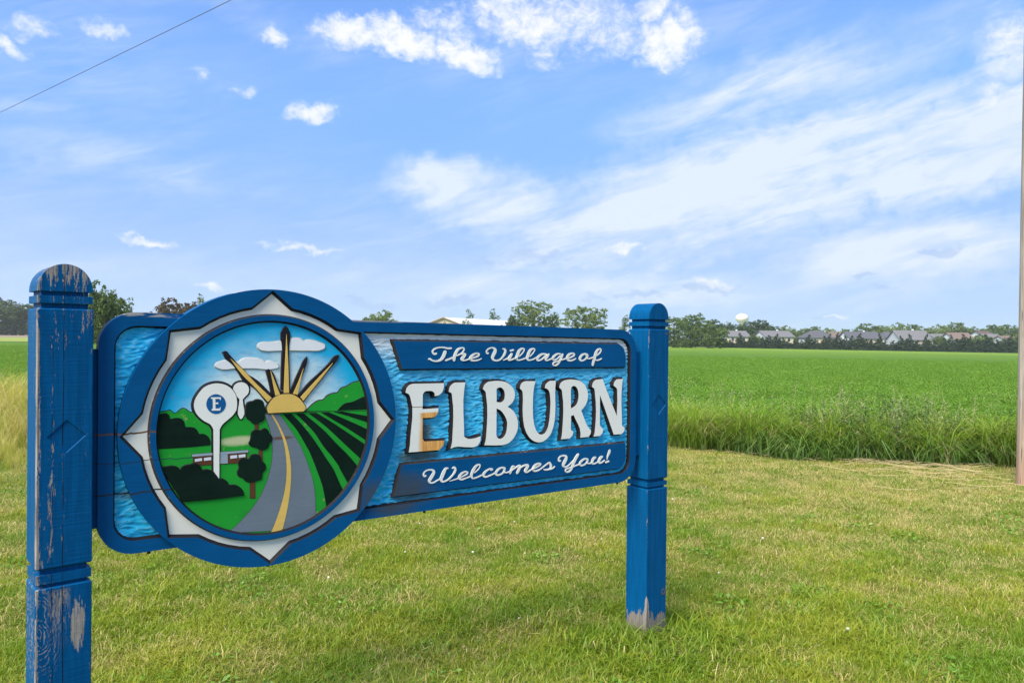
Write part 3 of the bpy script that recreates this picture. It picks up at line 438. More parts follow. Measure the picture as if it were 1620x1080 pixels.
def spline(pts, n=4):
    """closed outline through traced points (tenths of a millimetre); points marked 1 are corners"""
    P = [Vector((p[0]*1e-4, p[1]*1e-4)) for p in pts]; C = [len(p) > 2 and p[2] for p in pts]
    N = len(P); out = []
    for i in range(N):
        p1, p2 = P[i], P[(i+1) % N]
        p0 = P[i-1] if not C[i] else p1*2-p2
        p3 = P[(i+2) % N] if not C[(i+1) % N] else p2*2-p1
        if C[i] and C[(i+1) % N]: out.append(p1.copy()); continue
        # centripetal-ish: scale tangents by neighbouring lengths
        l0, l1, l2 = (p1-p0).length+1e-9, (p2-p1).length+1e-9, (p3-p2).length+1e-9
        m1 = ((p1-p0)/l0*l1+(p2-p1)/l1*l0)*(l1/(l0+l1)); m2 = ((p2-p1)/l1*l2+(p3-p2)/l2*l1)*(l1/(l1+l2))
        for k in range(n):
            t = k/n; t2, t3 = t*t, t*t*t
            out.append(p1*(2*t3-3*t2+1)+m1*(t3-2*t2+t)+p2*(-2*t3+3*t2)+m2*(t3-t2))
    return out
def area(L): return 0.5*sum(L[i-1].x*L[i].y-L[i].x*L[i-1].y for i in range(len(L)))
def offset(L, b):
    """move a loop to the right of its travel direction by b (outwards for ccw)"""
    out = []; N = len(L)
    for i in range(N):
        e1 = (L[i]-L[i-1]); e2 = (L[(i+1) % N]-L[i])
        if e1.length < 1e-7: e1 = e2
        if e2.length < 1e-7: e2 = e1
        n1 = Vector((e1.y, -e1.x)).normalized(); n2 = Vector((e2.y, -e2.x)).normalized()
        k = 1+n1.dot(n2); m = (n1+n2)/max(k, 0.35)
        if m.length > 2.2: m = m.normalized()*2.2
        out.append(L[i]+m*b)
    return out
def relief(name, parent, outer, holes, t0, t1, b, mats, b_hole=None, t0_hole=None, mid=None):
    """raised piece: flat face at t1, sloped edges down to t0. mats = face, edge[, hole edge]"""
    loops = [outer if area(outer) > 0 else outer[::-1]] + [h if area(h) < 0 else h[::-1] for h in holes]
    vs = []; fs = []; mi = []; base = []
    for L in loops:
        base.append(len(vs)); vs += [L3(p.x, p.y, t1) for p in L]
    flat = [p for L in loops for p in L]
    tris = tessellate_polygon([[Vector((p.x, p.y, 0)) for p in L] for L in loops])
    for a, b_, c in tris:
        A, B, C_ = flat[a], flat[b_], flat[c]
        ar = (B.x-A.x)*(C_.y-A.y)-(C_.x-A.x)*(B.y-A.y)
        fs.append((a, b_, c) if ar > 0 else (a, c, b_)); mi.append(0)
    for j, L in enumerate(loops):
        bb = b if j == 0 else (b if b_hole is None else b_hole)
        tt = t0 if j == 0 or t0_hole is None else t0_hole
        O = offset(L, bb) if abs(bb) > 1e-7 else L
        k = len(vs); vs += [L3(p.x, p.y, tt) for p in O]; n = len(L); s0 = base[j]
        e = 1 if j == 0 else (2 if len(mats) > 2 else 1)
        for i in range(n):
            fs.append((s0+i, k+i, k+(i+1) % n, s0+(i+1) % n)); mi.append(e)
    me = mesh(name, vs, fs, mi=mi)
    return link(name, me, parent, mats=mats)
def circle(u, v, r, n=96, a0=0.0): return [Vector((u+r*cos(a0+2*pi*i/n), v+r*sin(a0+2*pi*i/n))) for i in range(n)]
def round_rect(u0, u1, v0, v1a, v1b, r, n=10):
    out = []
    for cx, cy, a in ((u1-r, v0+r, -90), (u1-r, v1b-r, 0), (u0+r, v1a-r, 90), (u0+r, v0+r, 180)):
        for i in range(n+1):
            q = RAD(a+90*i/n); out.append(Vector((cx+r*cos(q), cy+r*sin(q))))
    return out

# --- panel: frame, carved rippled field, ribbons, letters
panel = relief('sign_panel', sign, round_rect(0.3275, 2.559, -0.663, 0.0650, 0.0405, 0.105), [round_rect(0.369, 2.520, -0.6245, 0.0245, 0.0005, 0.066)], 0.0, 0.045, 0.0, ('paint_frame', 'paint_frame', 'paint_black'), b_hole=0.0070, t0_hole=0.027)
bk_v = [L3(p.x, p.y, 0.0) for p in round_rect(0.3275, 2.559, -0.663, 0.0650, 0.0405, 0.105)]
link('back_board', mesh('back_board', bk_v, [tuple(range(len(bk_v)))[::-1]]), panel, mats=('paint_blue',))
def ripple_h(u, v):
    # gouge cuts: short uneven strokes with sharp ridges left between them
    wx = 1.1*noise.noise(Vector((u*11, v*11, 2.0))); wz = 1.5*noise.noise(Vector((u*13, v*9, 8.0)))
    n1 = noise.noise(Vector((u*27+wx, v*92+wz, 0.3))); n2 = noise.noise(Vector((u*52-wx, v*150+wz, 5.1)))
    r1 = 1.0-2.4*abs(n1); r2 = 1.0-2.4*abs(n2)
    return 0.0050*(0.70*r1+0.30*r2-0.45)
vs = []; fs = []
NU, NV = 330, 230
for j in range(NV+1):
    for i in range(NU+1):
        u = 0.357+(2.532-0.357)*i/NU; v = -0.636+(0.036+0.636)*j/NV
        vs.append(L3(u, v, 0.0288+ripple_h(u, v)))
for j in range(NV):
    for i in range(NU):
        a = j*(NU+1)+i; fs.append((a, a+1, a+NU+2, a+NU+1))
link('carved_field', mesh('carved_field', vs, fs, True), panel, mats=('paint_ripple',))
rt = relief('ribbon', panel, spline(RIBBON_TOP), [], 0.026, 0.0445, 0.0085, ('paint_blue', 'paint_black_worn'))
rb = relief('ribbon', panel, spline(RIBBON_BOT), [], 0.026, 0.0445, 0.0085, ('paint_blue', 'paint_black_worn'))
rt['label'] = 'upper dark blue ribbon of the sign'; rb['label'] = 'lower dark blue ribbon, dirty at its left end'
for ch in 'ELBURN':
    q = LETTERS[ch]
    relief('letter', panel, spline(q[0]), [spline(h) for h in q[1:]], 0.026, 0.047, 0.0095, ('paint_letter_e' if ch == 'E' else 'paint_white', 'paint_black'))
def stroke_mesh(name, strokes):
    vs = []; fs = []
    z0 = 0.0448
    for si, st in enumerate(strokes):
        P = []
        for i in range(len(st)-1):
            g0 = st[max(i-1, 0)]; g1 = st[i]; g2 = st[i+1]; g3 = st[min(i+2, len(st)-1)]
            for k in range(5):
                t = k/5.0
                P.append([0.5*((2*b)+(c-a)*t+(2*a-5*b+4*c-d)*t*t+(3*b-a-3*c+d)*t**3)*1e-4 for a, b, c, d in zip(g0, g1, g2, g3)])
        P.append([q*1e-4 for q in st[-1]])
        n = len(P); tot = []
        for i, (u, v, w) in enumerate(P):
            a = P[max(i-1, 0)]; b = P[min(i+1, n-1)]
            d = Vector((b[0]-a[0], b[1]-a[1])); d.normalize()
            tot.append((Vector((u, v)), Vector((-d.y, d.x)), max(w, 0.0006), d))
        # rounded ends
        p, nn, w, d = tot[0]; cap0 = [(p-d*w*0.55, nn, w*0.55, d), (p-d*w*0.9, nn, w*0.12, d)][::-1]
        p, nn, w, d = tot[-1]; cap1 = [(p+d*w*0.55, nn, w*0.55, d), (p+d*w*0.9, nn, w*0.12, d)]
        tot = cap0+tot+cap1
        k0 = len(vs); N = len(tot)
        for i, (p, nn, w, d) in enumerate(tot):
            t = z0+0.0011+0.0007*i/N+si*0.0009
            l = p+nn*w; r = p-nn*w
            vs += [L3(l.x, l.y, z0-0.001), L3(l.x, l.y, t), L3(r.x, r.y, t), L3(r.x, r.y, z0-0.001)]
        for i in range(N-1):
            a = k0+4*i
            for q in range(3): fs.append((a+q, a+q+4, a+q+5, a+q+1))
    return mesh(name, vs, fs)
for k, st in SCRIPT.items():
    link('script_letter', stroke_mesh('script_letter', st), rt if k in ('T', 'h', 'e', 'V', 'i', 'l', 'l2', 'a', 'g', 'e2', 'o', 'f') else rb, mats=('paint_script',)) if False else link('script_letter', stroke_mesh('script_letter', st), panel, mats=('paint_script',))

# --- medallion
MU, MV, MR = 0.8365, -0.3067, 0.458
star = []
for q in range(8):
    a = q*45.0; card = q % 2 == 0
    da, rt_ = (9.4, 0.4435) if card else (10.0, 0.4400)
    nxt = a+45-(10.0 if card else 9.4)
    star.append((a-da, 0.3935)); star.append((a, rt_)); star.append((a+da, 0.3935))
    for k in range(1, 5): star.append((a+da+(nxt-a-da)*k/5, 0.3935))
star_fl = [Vector((MU+r*cos(RAD(a)), MV+r*sin(RAD(a)))) for a, r in star]
star_top = offset(star_fl, 0.0092)
star_top = [Vector((MU, MV))+(p-Vector((MU, MV)))*min(1.0, 0.4545/(p-Vector((MU, MV))).length) for p in star_top]
med = relief('medallion', sign, circle(MU, MV, MR, 160), [star_top], 0.004, 0.060, 0.0, ('paint_medallion', 'paint_medallion', 'paint_black'), b_hole=0.0092, t0_hole=0.0465)
bk_v = [L3(p.x, p.y, 0.004) for p in circle(MU, MV, MR, 160)]
link('medallion_back', mesh('medallion_back', bk_v, [tuple(range(160))[::-1]]), med, mats=('paint_blue',))
st_v = [L3(p.x, p.y, 0.0475) for p in offset(star_fl, 0.004)]
link('star_border', mesh('star_border', st_v, [tuple(range(len(st_v)))]), med, mats=('paint_cream',))
relief('inner_ring', med, circle(MU, MV, 0.371, 140), [circle(MU, MV, 0.3545, 140)], 0.046, 0.060, 0.006, ('paint_blue', 'paint_black_worn', 'paint_black'), b_hole=0.008, t0_hole=0.046)
sk = [L3(p.x, p.y, 0.0485) for p in circle(MU, MV, 0.352, 120)]
link('painted_sky', mesh('painted_sky', sk, [tuple(range(120))]), med, mats=('paint_art_sky',))
BOT = 0.0478
def clip(L, r=0.3535):
    out = []
    for p in L:
        d = Vector((p.x-MU, p.y-MV))
        if d.length > r: d = d.normalized()*r
        out.append(Vector((MU+d.x, MV+d.y)))
    return out
def dense(L, step=0.012):
    out = []
    for i in range(len(L)):
        a, b = L[i], L[(i+1) % len(L)]; n = max(1, int((b-a).length/step))
        out += [a+(b-a)*(k/n) for k in range(n)]
    return out
def art(name, L, t, face, edge='paint_black', b=0.0029):
    return relief(name, med, L, [], BOT, t, b, (face, edge))
gp = spline(ART['ground'])
arc = [Vector((MU+0.3535*cos(RAD(a)), MV+0.3535*sin(RAD(a)))) for a in range(8, -190, -5)]
ground_poly = [p for p in clip(gp)] + arc
art('painted_ground', ground_poly, 0.0496, 'paint_green', b=0.004)
art('painted_hill', clip(dense(spline(ART['hill']))), 0.0503, 'paint_green', 'paint_black_worn', b=0.0055)
art('painted_hill', clip(dense(spline(ART['darkhill']))), 0.0509, 'paint_dark_green')
def crv(pts, n=6):
    P = [Vector((p[0]*1e-4, p[1]*1e-4)) for p in pts]; out = []
    for i in range(len(P)-1):
        a, b, c, d = P[max(i-1, 0)], P[i], P[i+1], P[min(i+2, len(P)-1)]
        for k in range(n):
            t = k/n; out.append(0.5*((2*b)+(c-a)*t+(2*a-5*b+4*c-d)*t*t+(3*b-a-3*c+d)*t**3))
    return out+[P[-1]]
R_ = [crv(p) for p in ART['rows']]
for i in range(0, 10, 2):
    if i+1 < len(R_): art('painted_crop_row', clip(R_[i]+R_[i+1][::-1]), 0.0504, 'paint_dark_green', b=0.001)
art('painted_road', clip(dense(spline(ART['road']))), 0.0507, 'paint_road')
art('painted_road_line', clip(dense(spline(ART['line']), 0.03)), 0.0513, 'paint_yellow', b=0.0018)
art('painted_bush', clip(spline(ART['bush1'])), 0.0509, 'paint_dark_green')
art('painted_building', spline(ART['wall']), 0.0508, 'paint_brown')
art('painted_roof', spline(ART['roof']), 0.0516, 'paint_grey_lid', b=0.0015)
for w in ART['windows']: art('painted_window', spline(w), 0.0514, 'paint_brick_glass', b=0.001)
art('painted_door', spline(ART['door']), 0.0514, 'paint_grey_lid', b=0.001)
for i in (1, 2, 3):
    art('painted_trunk', spline(ART['trunk%d' % i]), 0.0510, 'paint_brown')
    art('painted_tree', spline(ART['tree%d' % i]), 0.0528, 'paint_dark_green', 'paint_black_worn' if i == 1 else 'paint_black')
art('painted_cloud', spline(ART['cloud1']), 0.0525, 'paint_cloud', 'paint_cloud_edge', 0.0045)
art('painted_cloud', spline(ART['cloud2']), 0.0525, 'paint_cloud', 'paint_cloud_edge', 0.0045)
for bk, yl in ART['rays']:
    art('sun_ray', spline(bk), 0.0542, 'paint_black', 'paint_black_worn', 0.0015)
    art('sun_ray', spline(yl), 0.0557, 'paint_yellow', 'paint_yellow', 0.0008)
art('painted_sun', spline(ART['sun']), 0.0563, 'paint_yellow', 'paint_black_worn', 0.005)
art('painted_small_tower', spline(ART['smalltower']), 0.0520, 'paint_white', 'paint_black', 0.0075)
art('painted_water_tower', spline(ART['tower']), 0.0535, 'paint_white', 'paint_black', 0.0090)
art('painted_bush', clip(spline(ART['bush2'])), 0.0545, 'paint_dark_green')
art('painted_emblem', spline(ART['emblem'], 6), 0.0541, 'paint_emblem', b=0.0005)
art('painted_initial', spline(ART['emblem_letter']), 0.0546, 'paint_white', b=0.0003)
# bolts under the edge
for u, v in ((0.470, -0.663), (0.8365, -0.7647), (1.435, -0.663), (2.455, -0.663)):
    me = bpy.data.meshes.new('bolt'); bm = bmesh.new()
    bmesh.ops.create_cone(bm, cap_ends=True, segments=10, radius1=0.005, radius2=0.0065, depth=0.014); bm.to_mesh(me); bm.free()
    link('bolt', me, sign, L3(u, v-0.003, 0.030), ('bolt_metal',))

# --- posts
def post(u0, w, tf, vs_, matn, name='post'):
    """square timber with turned-looking grooves, barrel top, sunk diamond; vs_ = heights of the profile"""
    apex, cap0, n1, r0, body, b1, b2, b3, lo, bot, dia = vs_
    R = w/2; cx = 0.0
    root_x = u0+R-U0; root_y = -tf+R
    me = bpy.data.meshes.new(name); bm = bmesh.new()
    def ring(h, v, half):
        return [bm.verts.new((sx*half, sy*half, v+CAM_H)) for sx, sy in ((-1, -1), (1, -1), (1, 1), (-1, 1))]
    g = R-0.012
    prof = [(bot, R*0.985), (lo-0.004, R), (lo, R-0.004), (lo, g), (b3, g), (b3, R-0.002), (b2, R-0.002), (b2, g), (b1, g), (b1, R-0.004), (b1+0.004, R)]
    rings = [ring(0, v, h) for v, h in prof]
    rings.append(ring(0, body-0.004, R)); top_body = len(rings)-1
    for v, h in ((body, R-0.004), (body, g), (r0, g), (r0, R-0.002), (n1, R-0.002), (n1, g), (cap0, g), (cap0, R-0.002)):
        rings.append(ring(0, v, h))
    for k in range(len(rings)-1):
        a, b = rings[k], rings[k+1]
        for i in range(4):
            if k == top_body-1 and i == 0: continue      # front of the long body carries the diamond
            bm.faces.new((a[i], a[(i+1) % 4], b[(i+1) % 4], b[i]))
    bm.faces.new(rings[0][::-1])
    BL, BR, TR, TL = rings[top_body-1][0], rings[top_body-1][1], rings[top_body][1], rings[top_body][0]
    du, dv_ = 0.050, 0.0475
    def dm(s, y): return [bm.verts.new((0.004+s*du*q[0], y, dia+CAM_H+s*dv_*q[1])) for q in ((0, 1), (1, 0), (0, -1), (-1, 0))]
    T, Rt, B, L = o4 = dm(1.0, -R); i4 = dm(0.93, -R+0.0035)
    for f in ((TL, T, TR), (TR, T, Rt), (TR, Rt, BR), (BR, Rt, B), (BR, B, BL), (BL, B, L), (BL, L, TL), (TL, L, T)): bm.faces.new(f)
    for i in range(4): bm.faces.new((o4[i], o4[(i+1) % 4], i4[(i+1) % 4], i4[i]))
    bm.faces.new(i4)
    # barrel top, axis front to back
    n = 18; h = apex-cap0; fr = []; bk = []
    last = rings[-1]; rr = R-0.002
    for i in range(n+1):
        a = pi*i/n; x = rr*cos(a); z = cap0+h*sin(a)**0.9 if 0 < i < n else cap0
        if i == 0: fr.append(last[1]); bk.append(last[2])
        elif i == n: fr.append(last[0]); bk.append(last[3])
        else: fr.append(bm.verts.new((x, -rr, z+CAM_H))); bk.append(bm.verts.new((x, rr, z+CAM_H)))
    for i in range(n): bm.faces.new((fr[i], bk[i], bk[i+1], fr[i+1]))
    bm.faces.new(fr); bm.faces.new(bk[::-1])
    bmesh.ops.recalc_face_normals(bm, faces=bm.faces)
    ed = [e for e in bm.edges if len(e.link_faces) == 2 and abs(e.verts[0].co.z-e.verts[1].co.z) > 0.05 and e.calc_face_angle(0) > 1.0]
    bmesh.ops.bevel(bm, geom=ed, offset=0.0025, segments=1, affect='EDGES')
    bm.to_mesh(me); bm.free()
    return link(name, me, sign, (root_x, root_y, 0), (matn,))
GB = -CAM_H-0.25
pl = post(0.1690, 0.1405, 0.088, (0.1950, 0.1170, 0.1045, 0.0835, 0.0690, -0.659, -0.6750, -0.7000, -0.7115, GB, -0.2915), 'post_paint_peeling')
pl.rotation_euler.z = RAD(5.0); pl.location.x -= 0.005
pl['label'] = 'near post with peeling paint and a long crack'
pr = post(2.5950, 0.1360, 0.088, (0.1685, 0.0920, 0.0790, 0.0600, 0.0450, -0.662, -0.6760, -0.6960, -0.7060, GB, -0.3110), 'post_paint_sound')
pr['label'] = 'far post with its paint rotted away at the foot'
# spacers that hold the panel to the posts
for (ua, ub, va, vb_) in ((0.3096, 0.3285, -0.575, -0.046), (2.557, 2.5945, -0.55, -0.062)):
    v_, f_ = boxes([(ua-U0, ub-U0, -0.034, -0.006, va+CAM_H, vb_+CAM_H)])
    link('mounting_strip', mesh('mounting_strip', v_, f_), sign, mats=('paint_blue',))
def knot(name, parent, loc, r, nrm_y):
    vs = [(0, 0.004, 0)]; fs = []
    for k, (rr, d) in enumerate(((0.45, 0.003), (0.8, 0.0), (1.0, -0.0012), (1.15, 0.0008))):
        for i in range(14):
            a = 2*pi*i/14; q = rr*r*(1+0.10*sin(3*a+k)); vs.append((q*cos(a), d, 1.25*q*sin(a)))
    for i in range(14): fs.append((0, 1+i, 1+(i+1) % 14))
    for k in range(3):
        for i in range(14):
            a = 1+k*14+i; b = 1+k*14+(i+1) % 14; fs.append((a, a+14, b+14, b))
    return link(name, mesh(name, vs, fs, True), parent, loc, ('knot_wood',))
m_, g_, b_, o_ = new_mat('knot_wood')
oc_ = g_.add('ShaderNodeTexCoord').outputs['Object']
setc(g_, b_, g_.mix(g_.noise(oc_, 120.0, 4.0), (0.012, 0.010, 0.010), (0.16, 0.12, 0.10))); b_.inputs['Roughness'].default_value = 0.8
knot('knot', pr, (0.047, -0.0685, CAM_H-1.205), 0.011, -1)
knot('nail_head', pr, (0.052, -0.0685, CAM_H+0.025), 0.005, -1)

# ------------------------------------------------------------------ land: one sheet to the horizon, field, strips
def lerp_tab(x, tab):
    if x <= tab[0][0]: return tab[0][1]
    for (a, va), (b, vb) in zip(tab, tab[1:]):
        if x <= b: return va+(vb-va)*(x-a)/(b-a)
    return tab[-1][1]
SLOPE = [(-60, 0.0), (-12, 0.0), (12, 0.0061), (34, 0.0106), (60, 0.0106)]
def land(x, y):
    if y < 15: return 0.0
    az = math.degrees(math.atan2(x, y)); s = lerp_tab(az, SLOPE)
    r = min(y-15, 285)
    return -s*r
def polar_sheet(name, radii, azs, zf, mats, inside=None, uvfun=None):
    vs = []; fs = []; n = len(azs)
    for r in radii:
        for a in azs:
            x, y = r*sin(RAD(a)), r*cos(RAD(a)); vs.append((x, y, zf(x, y)))
    for i in range(len(radii)-1):
        for j in range(n-1):
            k = i*n+j; fs.append((k, k+1, k+n+1, k+n)[::-1])
    return link(name, mesh(name, vs, fs, True), mats=mats)
NT_POS = 'ShaderNodeNewGeometry'
def wpos(g): return g.add(NT_POS).outputs['Position']

m_, g, b, o_ = new_mat('turf_ground')
p = wpos(g)
n1 = g.noise(p, 0.9, 5.0, 0.6); n2 = g.noise(p, 30.0, 4.0, 0.7)
c = g.mix(g.rng(n1, 0.35, 0.65), (0.115, 0.105, 0.040), (0.075, 0.105, 0.022))
c = g.mix(g.rng(n2, 0.45, 0.7), c, (0.045, 0.040, 0.018))
yy = g.sep(p)[1]
c = g.mix(g.rng(yy, 40.0, 60.0), c, (0.085, 0.16, 0.022))
setc(g, b, c); b.inputs['Roughness'].default_value = 0.95; b.inputs['Specular IOR Level'].default_value = 0.1
bump(g, b, n2, 0.6, 0.03)
radii = [0.0, 1, 2, 3, 4, 5, 6, 7, 8, 9, 10, 11, 12, 13, 15, 18, 22, 27, 33, 40, 50, 62, 78, 95, 115, 140, 170, 205, 240, 270, 300, 340, 420, 600, 900, 1500, 2600, 4200]
ground = polar_sheet('ground', radii, [-180+4*i for i in range(91)], lambda x, y: land(x, y)+(0.012*noise.noise(Vector((x*0.8, y*0.8, 0))) if y < 15 else 0), ('turf_ground',))
tag(ground, kind='structure')

# crop sheet: closed canopy of a low leafy crop
EDGE = [(-14, 11.2), (-7, 10.6), (0, 10.2), (2.1, 9.95), (3.5, 8.95), (5.7, 8.6), (9, 8.2), (16, 7.6), (30, 6)]
def edge_y(x): return lerp_tab(x, EDGE)
m_, g, b, o_ = new_mat('crop_canopy')
p = wpos(g)
x, y, z = g.sep(p)[:3]
leaf = g.noise(p, 7.0, 5.0, 0.72); clump = g.noise(p, 1.1, 3.0, 0.6); big = g.noise(g.v('MULTIPLY', p, (0.020, 0.055, 0)), 1.0, 3.0, 0.55)
c = g.mix(g.rng(leaf, 0.36, 0.66), (0.060, 0.135, 0.014), (0.145, 0.275, 0.028))
c = g.mix(g.m('MULTIPLY', g.rng(clump, 0.5, 0.75), 0.35), c, (0.065, 0.145, 0.018))
far = g.rng(y, 25.0, 120.0)
c = g.mix(g.m('MULTIPLY', far, 0.65), c, g.mix(g.rng(big, 0.40, 0.62), (0.120, 0.225, 0.022), (0.165, 0.275, 0.026)))
c = g.mix(g.m('MULTIPLY', g.rng(g.m('ADD', y, g.m('MULTIPLY', big, 40.0)), 120.0, 175.0), 0.6), c, (0.190, 0.285, 0.030))
setc(g, b, c); b.inputs['Roughness'].default_value = 0.9; b.inputs['Specular IOR Level'].default_value = 0.12
bump(g, b, g.m('ADD', leaf, g.m('MULTIPLY', clump, 0.8)), 0.9, 0.25)
vs = []; fs = []
xs_n = 150; ys = [0, 0.15, 0.4, 0.8, 1.3, 2, 2.8, 3.8, 5, 6.5, 8.5, 11, 14, 18, 23, 30, 38, 48, 60, 75, 95, 120, 150, 185, 225, 262]
for j, dy in enumerate(ys):
    for i in range(xs_n+1):
        s = -1.15+2.5*i/xs_n
        yy_ = 1.3+dy
        # fan out with distance so that the sheet covers the view and a good margin
        y0 = edge_y(max(-14, min(16, s*11)))+yy_
        x0 = s*(y0+2)
        hgt = min(1.0, dy/0.9)*0.30
        bumpy = 0.10*noise.noise(Vector((x0*1.6, y0*1.6, 2)))+0.06*noise.noise(Vector((x0*0.5, y0*0.5, 9))) if dy < 60 else 0
        vs.append((x0, y0, land(x0, y0)+hgt+bumpy*min(1, dy)))
for j in range(len(ys)-1):
    for i in range(xs_n):
        k = j*(xs_n+1)+i; fs.append((k, k+1, k+xs_n+2, k+xs_n+1))
crop = link('crop_field', mesh('crop_field', vs, fs, True), mats=('crop_canopy',))
tag(crop, kind='structure')
def strip(name, y0, y1, x0, x1, zoff, col, col2):
    m_, g, b, o_ = new_mat(name+'_soil')
    p = wpos(g); n = g.noise(g.v('MULTIPLY', p, (0.05, 0.3, 1)), 1.0, 4.0, 0.6)
    setc(g, b, g.mix(n, col, col2)); b.inputs['Roughness'].default_value = 0.95; b.inputs['Specular IOR Level'].default_value = 0.1
    vs = []; fs = []; N = 24
    for j in range(2):
        for i in range(N+1):
            xx = x0+(x1-x0)*i/N; yy = (y0, y1)[j]+0.8*noise.noise(Vector((xx*0.05, j*7.0, 0))); vs.append((xx, yy, land(xx, yy)+zoff))
    for i in range(N): fs.append((i, i+1, i+N+2, i+N+1))
    return tag(link(name, mesh(name, vs, fs), mats=(name+'_soil',)), kind='structure')
strip('hay_meadow', 92, 176, -260, -18, 0.34, (0.20, 0.25, 0.05), (0.26, 0.29, 0.07))
strip('ploughed_field', 176, 520, -700, -40, 0.36, (0.20, 0.15, 0.11), (0.28, 0.22, 0.17))

# ------------------------------------------------------------------ scatter: instances of small plant meshes on points
def scatter(name, pts, variants, matname, label, cat):
    """pts = (x, y, z, scale, rotz, tilt, idx). One 'stuff' object."""
    lib = bpy.data.collections.new(name+'_kinds')
    for i, me in enumerate(variants):
        if not me.materials: me.materials.append(MATS[matname])
        o = bpy.data.objects.new('%s_kind_%02d' % (name, i), me); lib.objects.link(o)
    me = bpy.data.meshes.new(name); me.from_pydata([p[:3] for p in pts], [], []); me.update()
    at = me.attributes.new('scl', 'FLOAT', 'POINT'); at.data.foreach_set('value', [p[3] for p in pts])
    at = me.attributes.new('rot', 'FLOAT_VECTOR', 'POINT')
    fl = []
    for p in pts: fl += [p[5], 0.0, p[4]]
    at.data.foreach_set('vector', fl)
    at = me.attributes.new('idx', 'INT', 'POINT'); at.data.foreach_set('value', [int(p[6]) for p in pts])
    o = bpy.data.objects.new(name, me); COL.objects.link(o)
    ng = bpy.data.node_groups.new(name+'_scatter', 'GeometryNodeTree')
    ng.interface.new_socket('Geometry', in_out='INPUT', socket_type='NodeSocketGeometry')
    ng.interface.new_socket('Geometry', in_out='OUTPUT', socket_type='NodeSocketGeometry')
    n = ng.nodes; l = ng.links
    gi = n.new('NodeGroupInput'); go = n.new('NodeGroupOutput'); ci = n.new('GeometryNodeCollectionInfo'); ip = n.new('GeometryNodeInstanceOnPoints')
    ci.inputs['Collection'].default_value = lib; ci.inputs['Separate Children'].default_value = True; ci.inputs['Reset Children'].default_value = True
    ip.inputs['Pick Instance'].default_value = True
    def na(nm, dt):
        k = n.new('GeometryNodeInputNamedAttribute'); k.data_type = dt; k.inputs['Name'].default_value = nm
        return [q for q in k.outputs if q.enabled and q.name == 'Attribute'][0]
    l.new(gi.outputs[0], ip.inputs['Points']); l.new(ci.outputs[0], ip.inputs['Instance'])
    l.new(na('scl', 'FLOAT'), ip.inputs['Scale']); l.new(na('rot', 'FLOAT_VECTOR'), ip.inputs['Rotation']); l.new(na('idx', 'INT'), ip.inputs['Instance Index'])
    l.new(ip.outputs[0], go.inputs[0])
    md = o.modifiers.new('scatter', 'NODES'); md.node_group = ng
    me.materials.append(MATS[matname])
    tag(o, label, cat, kind='stuff')
    return o
def blade_patch(name, rnd, n, rad, hmin, hmax, w, lean, seg=2, droop=0.0, cl=0, tone=(0, 1)):
    """n grass blades in a disc; colour attribute: r = tone, g = height along the blade"""
    vs = []; fs = []; col = []
    cs = [(rnd.uniform(-rad, rad)*0.8, rnd.uniform(-rad, rad)*0.8) for _ in range(cl)]
    for _ in range(n):
        if cl:
            c = rnd.choice(cs); x = c[0]+rnd.gauss(0, rad*0.16); y = c[1]+rnd.gauss(0, rad*0.16)
        else:
            a = rnd.uniform(0, 2*pi); r = rad*math.sqrt(rnd.random()); x, y = r*cos(a), r*sin(a)
        h = rnd.uniform(hmin, hmax); az = rnd.uniform(0, 2*pi); ln = abs(rnd.gauss(0, lean))+0.08
        ww = w*rnd.uniform(0.6, 1.25); t = rnd.uniform(*tone)
        fx = az+rnd.uniform(-0.9, 0.9)+pi/2
        k = len(vs)
        for s in range(seg+1):
            q = s/seg; bend = ln*q+droop*q*q
            px = x+cos(az)*h*q*sin(bend); py = y+sin(az)*h*q*sin(bend); pz = h*q*cos(min(bend, 2.2))
            wd = ww*(1-q)**0.7*0.5 if s < seg else 0
            if s < seg:
                vs += [(px-cos(fx)*wd, py-sin(fx)*wd, pz), (px+cos(fx)*wd, py+sin(fx)*wd, pz)]; col += [t, q, 0, 1]*2
            else:
                vs.append((px, py, pz)); col += [t, q, 0, 1]
        for s in range(seg-1): fs.append((k+2*s, k+2*s+1, k+2*s+3, k+2*s+2))
        fs.append((k+2*seg-2, k+2*seg-1, k+2*seg))
    me = mesh(name, vs, fs)
    at = me.color_attributes.new('tone', 'FLOAT_COLOR', 'POINT'); at.data.foreach_set('color', col)
    return me
